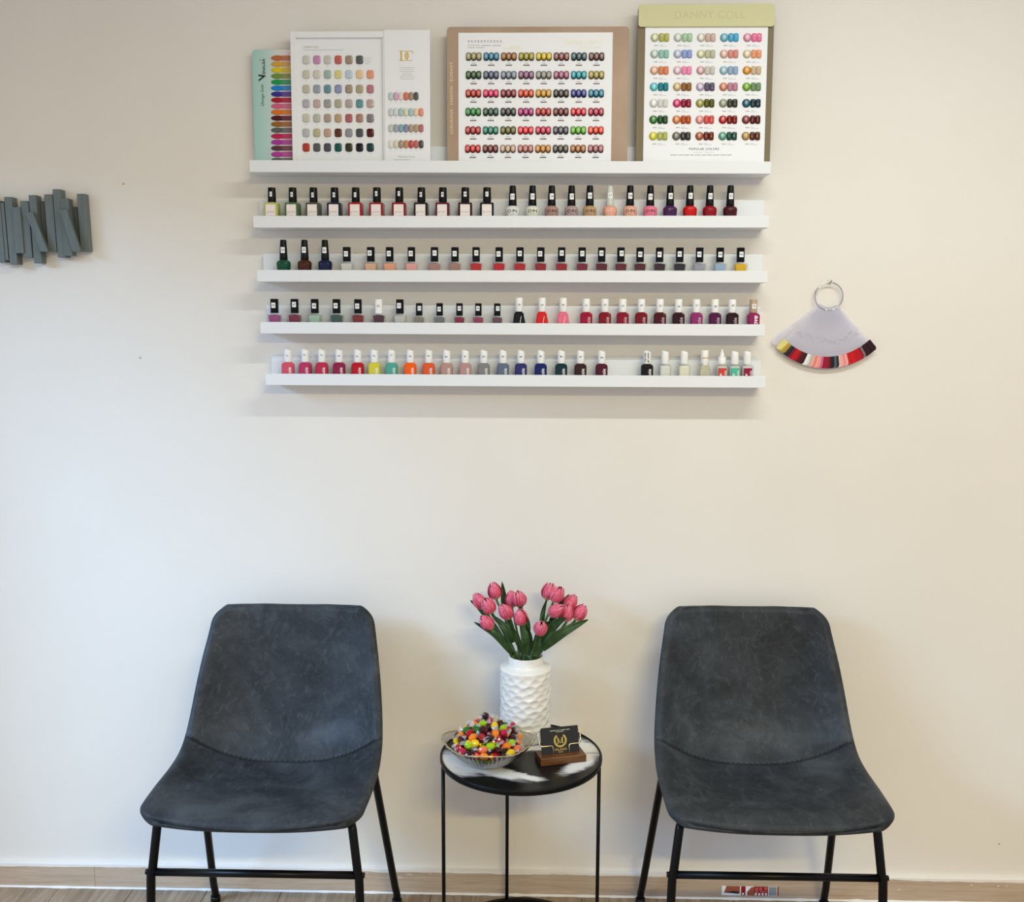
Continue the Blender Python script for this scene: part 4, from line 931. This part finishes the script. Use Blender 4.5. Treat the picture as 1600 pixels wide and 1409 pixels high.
link('bowl_body', mb.mesh('bowl_body', m_bowl), bowl)
rp = []
for i in range(96):
    a = 2*PI*i/96; x, y, z = bowl_pt(a, 1, .001); rp.append((x, y, z+.0004))
link('brass_rim', MB().tube(rp, .0013, 6, caps=False, closed=True).mesh('brass_rim', m_brass), bowl)
cb_ = MB()
rw_ = []
for p_ in np.linspace(-1.4, 1.4, 7):
    rw_.append([(.0088*math.cos(p_)*math.cos(a)*1.25*RNG.uniform(.88, 1.08), .0084*math.cos(p_)*math.sin(a)*RNG.uniform(.88, 1.08), .0080*math.sin(p_)) for a in np.linspace(0, 2*PI, 11, False)])
cb_.loft(rw_, smooth=False)
me_cb = cb_.mesh('candy_body', m_candy)
def twist(mat_, nm):
    mb = MB()
    for s in (-1, 1):
        c0 = []; n = 11
        for r, x in ((.0016, .0088), (.0030, .0112), (.0066, .0150), (.0085, .0185)):
            c0.append([(s*(x+.0010*math.sin(i*2.4)), r*math.cos(2*PI*i/n)*(1+.2*math.sin(i*2.1)), r*.55*math.sin(2*PI*i/n)*(1+.3*math.cos(i*1.3))) for i in range(n)])
        mb.loft(c0, smooth=False, caps=False)
    return mb.mesh(nm, mat_)
me_tw = twist(m_cello, 'wrapper_end'); me_twc = twist(m_candy, 'wrapper_end')
PAL = [('dark red', '#3c0610', 6), ('plum', '#2c0818', 5), ('red', '#9c0c18', 3), ('yellow', '#dcb80c', 3), ('lime green', '#94b80c', 3), ('green', '#246a20', 1), ('orange', '#e07c1a', 3), ('peach', '#e06c40', 2), ('pink red', '#b01440', 3)]
names = [q for q in PAL for _ in range(q[2])]
pts = []
def mound(r): return .055+.040*math.cos(min(1, r/.090)*PI/2)**.95-.020*(r/.09)**2
def try_add(x, y, z, dmin):
    p_ = np.array([x, y, z])
    if all(np.linalg.norm(p_-q) > dmin for q in pts): pts.append(p_); return True
tries = 0
while tries < 4000:                                    # a lower layer seen through the glass
    tries += 1; a = RNG.uniform(0, 2*PI); t_ = RNG.uniform(.26, .66); x, y, z = bowl_pt(a, t_, .0150)
    if y < .012: try_add(x, y, z+.006, .0165)
n_low = len(pts); tries = 0
try_add(-.007, .018, mound(.008)+.004, .014)
while tries < 9000:
    tries += 1; a = RNG.uniform(0, 2*PI); r = .078*math.sqrt(RNG.uniform(0, 1)); try_add(r*math.cos(a), r*math.sin(a), mound(r)-.006, .0155)
n_top = len(pts)-n_low; tries = 0
while tries < 2500:                                    # candies filling the gaps under the top layer
    tries += 1; a = RNG.uniform(0, 2*PI); r = .056*math.sqrt(RNG.uniform(0, 1))
    if r*math.sin(a) < .03: try_add(r*math.cos(a), r*math.sin(a), mound(r)-.021, .0155)
pts = pts[n_low:]+pts[:n_low]
def zone(p_):
    x, y = p_[0], p_[1]
    if p_[2] > .084: return 'at the top of the pile'
    lr = 'left' if x < -.03 else 'right' if x > .03 else ''
    fb = 'front' if y < -.025 else 'back' if y > .03 else ''
    return ('at the %s of the bowl' % ((fb+' '+lr).strip() or 'middle'))
kinds = [names[int(RNG.integers(len(names)))] for _ in pts]
for k in range(n_top):                                 # no two alike candies side by side at the same spot
    near = sorted(range(n_top), key=lambda q: np.linalg.norm(pts[q]-pts[k]))[1:7]
    for _ in range(12):
        if all(kinds[q][0] != kinds[k][0] for q in near): break
        kinds[k] = names[int(RNG.integers(len(names)))]
lab = []
for k, p_ in enumerate(pts):
    lab.append('%s wrapped candy %s' % (kinds[k][0], 'low behind the glass, '+zone(p_).replace('at the ', '').replace(' of the bowl', '')+(', under the rim' if p_[2] > .03 else ', near its foot') if k >= n_top else zone(p_)))
full = list(lab)
for k in range(len(pts)):
    if lab.count(lab[k]) > 1:
        near = sorted(range(len(pts)), key=lambda q: np.linalg.norm(pts[q]-pts[k]))[1:6]
        for q in near:
            c_ = lab[k].replace(', under the rim', '').replace(', near its foot', '')+', touching a %s one' % kinds[q][0]
            if c_ not in full: full[k] = c_; break
for k, p_ in enumerate(pts):
    nm, h, _ = kinds[k]; low = k >= n_top
    t = thing('wrapped_candy', full[k], 'candy', (BX+p_[0], BY+p_[1], bz+p_[2]), (RNG.uniform(-.4, .4), 0, math.atan2(p_[1], p_[0])+PI/2) if low or math.hypot(p_[0], p_[1]) > .054 else (RNG.uniform(-.7, .7), RNG.uniform(-.7, .7), RNG.uniform(0, PI)), '%s candies %s' % (nm, 'low behind the glass' if low else zone(p_)))
    link('candy_body', me_cb, t, color=h); we = link('wrapper_end', me_tw if RNG.uniform() < .75 else me_twc, t, color=h)
    if low: we.scale = (.8, .6, .6)

# ------------------------------------------------------------------ business card holder
b0, b1 = atz(845, 1198, TZ), atz(916, 1190, TZ); ang = math.atan2(b1[1]-b0[1], b1[0]-b0[0]); HW = np.linalg.norm(b1-b0)
zt_ = TZ+.0003
ho = thing('card_holder', 'wooden business card holder with brass wire frame on table', 'card holder', (b0[0], b0[1], zt_), (0, 0, ang))
m_wal = wood('walnut_block', ('#482a14', '#5e391c', '#734a26'), .4, (3, 30, 30))
HD, HH = .046, .0165
link('wood_base', MB().box((0, 0, 0), (HW, HD, HH), ch=.0008).mesh('wood_base', m_wal), ho)
xc = HW*.5
LEAN = .26
def lp(x, s, off=0): return (x, .020+s*math.sin(LEAN)-off*math.cos(LEAN), HH+s*math.cos(LEAN)+off*math.sin(LEAN)*.0)
for sgn, nm in ((-1, 'wire_arm'), (1, 'wire_arm')):
    pth = [lp(xc+sgn*.0185, -.004, .004), lp(xc+sgn*.0185, .0155, .004), lp(xc+sgn*.0200, .0185, .004), lp(xc+sgn*.022, .0195, .004), lp(xc+sgn*.042, .0195, .004), lp(xc+sgn*.0465, .0210, .002), lp(xc+sgn*.0475, .0235, -.001), lp(xc+sgn*.0475, .045, -.006), lp(xc+sgn*.0465, .0475, -.009), lp(xc+sgn*.040, .048, -.0105), lp(xc+sgn*.010, .048, -.0105)]
    link(nm, MB().tube(pth, .0013, 8).mesh(nm, m_brass), ho)
m_card = mat('black_card', '#17181b', .45)
def card(name, label, off, s0, dx, roll, printed):
    base = Vector((b0[0], b0[1], zt_))
    M = Matrix.Translation(base) @ Matrix.Rotation(ang, 4, 'Z') @ Matrix.Translation(lp(xc+dx, s0, off)) @ Matrix.Rotation(-LEAN, 4, 'X') @ Matrix.Rotation(roll, 4, 'Y')
    t = thing(name, label, 'card', group='business cards in the holder'); t.matrix_world = M
    link('card_stock', MB().box((-.0425, -.0002, 0), (.0425, .0002, .054)).mesh('card_stock', m_card), t)
    if printed:
        mb = MB(); y = -.00035
        put_text(mb, 'MILANO', 0, .0082, .0070, y, space=1.1); put_text(mb, 'NAILS', 0, .0030, .0042, y)
        a = -.022
        for L in (.013, .004, .003, .010, .008): quad(mb, a, a+L, .0490, .0502, y, 2); a += L+.0018
        quad(mb, -.009, .009, .0460, .0468, y, 2)
        cz = .0278
        def poly(pp): mb.add([(x, y-.0001, cz+z) for x, z in pp], [tuple(range(len(pp)))], 0)
        # serif capital M
        H_ = .0062
        for a_, b_ in ((-.0062, -.0046), (.0036, .0060)): poly([(a_, -H_), (b_, -H_), (b_, H_), (a_, H_)])
        poly([(-.0046, H_), (-.0058, H_), (-.0008, -H_), (.0004, -H_)]); poly([(.0036, H_), (.0044, H_), (.0004, -H_), (-.0002, -H_)])
        for a_, b_, z in ((-.0076, -.0032, -H_), (.0024, .0074, -H_), (-.0076, -.0042, H_-.0010), (.0032, .0074, H_-.0010)): poly([(a_, z), (b_, z), (b_, z+.0010), (a_, z+.0010)])
        # laurel wreath
        for sg in (-1, 1):
            for k in range(9):
                th = math.radians(-84+k*16.5)
                for rr_, tilt in ((.0118, .45), (.0140, -.30)):
                    cx_, cz_ = sg*rr_*math.cos(th), rr_*math.sin(th); d_ = th+PI/2+tilt; L_ = .0027; w_ = .0011
                    ux, uz = sg*math.cos(d_), math.sin(d_); nx, nz = -uz, ux
                    pp = [(cx_-ux*L_, cz_-uz*L_), (cx_-ux*L_*.2+nx*w_, cz_-uz*L_*.2+nz*w_), (cx_+ux*L_, cz_+uz*L_), (cx_-ux*L_*.2-nx*w_, cz_-uz*L_*.2-nz*w_)]
                    poly(pp if sg > 0 else pp[::-1])
        o = link('gold_print', mb.mesh('gold_print', [m_gold_ink, m_gold_ink, mat('pale_gold_ink', '#cfc6a8', .5)]), t); o['label'] = 'gold lettering with wreath emblem'
for k in range(4): card('business_card', 'black business card %s' % ('rising behind the front card in the wooden holder', 'second behind the front card in the wooden holder', 'third behind the front card in the wooden holder', 'rearmost in the stack in the wooden holder')[k], -.0014-.0011*k, .0002+.0003*k, -.0008+.0006*k, .008*(k % 2)-.012*(k == 0), False)
card('business_card', 'black business card with gold M and wreath, frontmost in wooden holder', .0005, .0002, 0, 0, True)
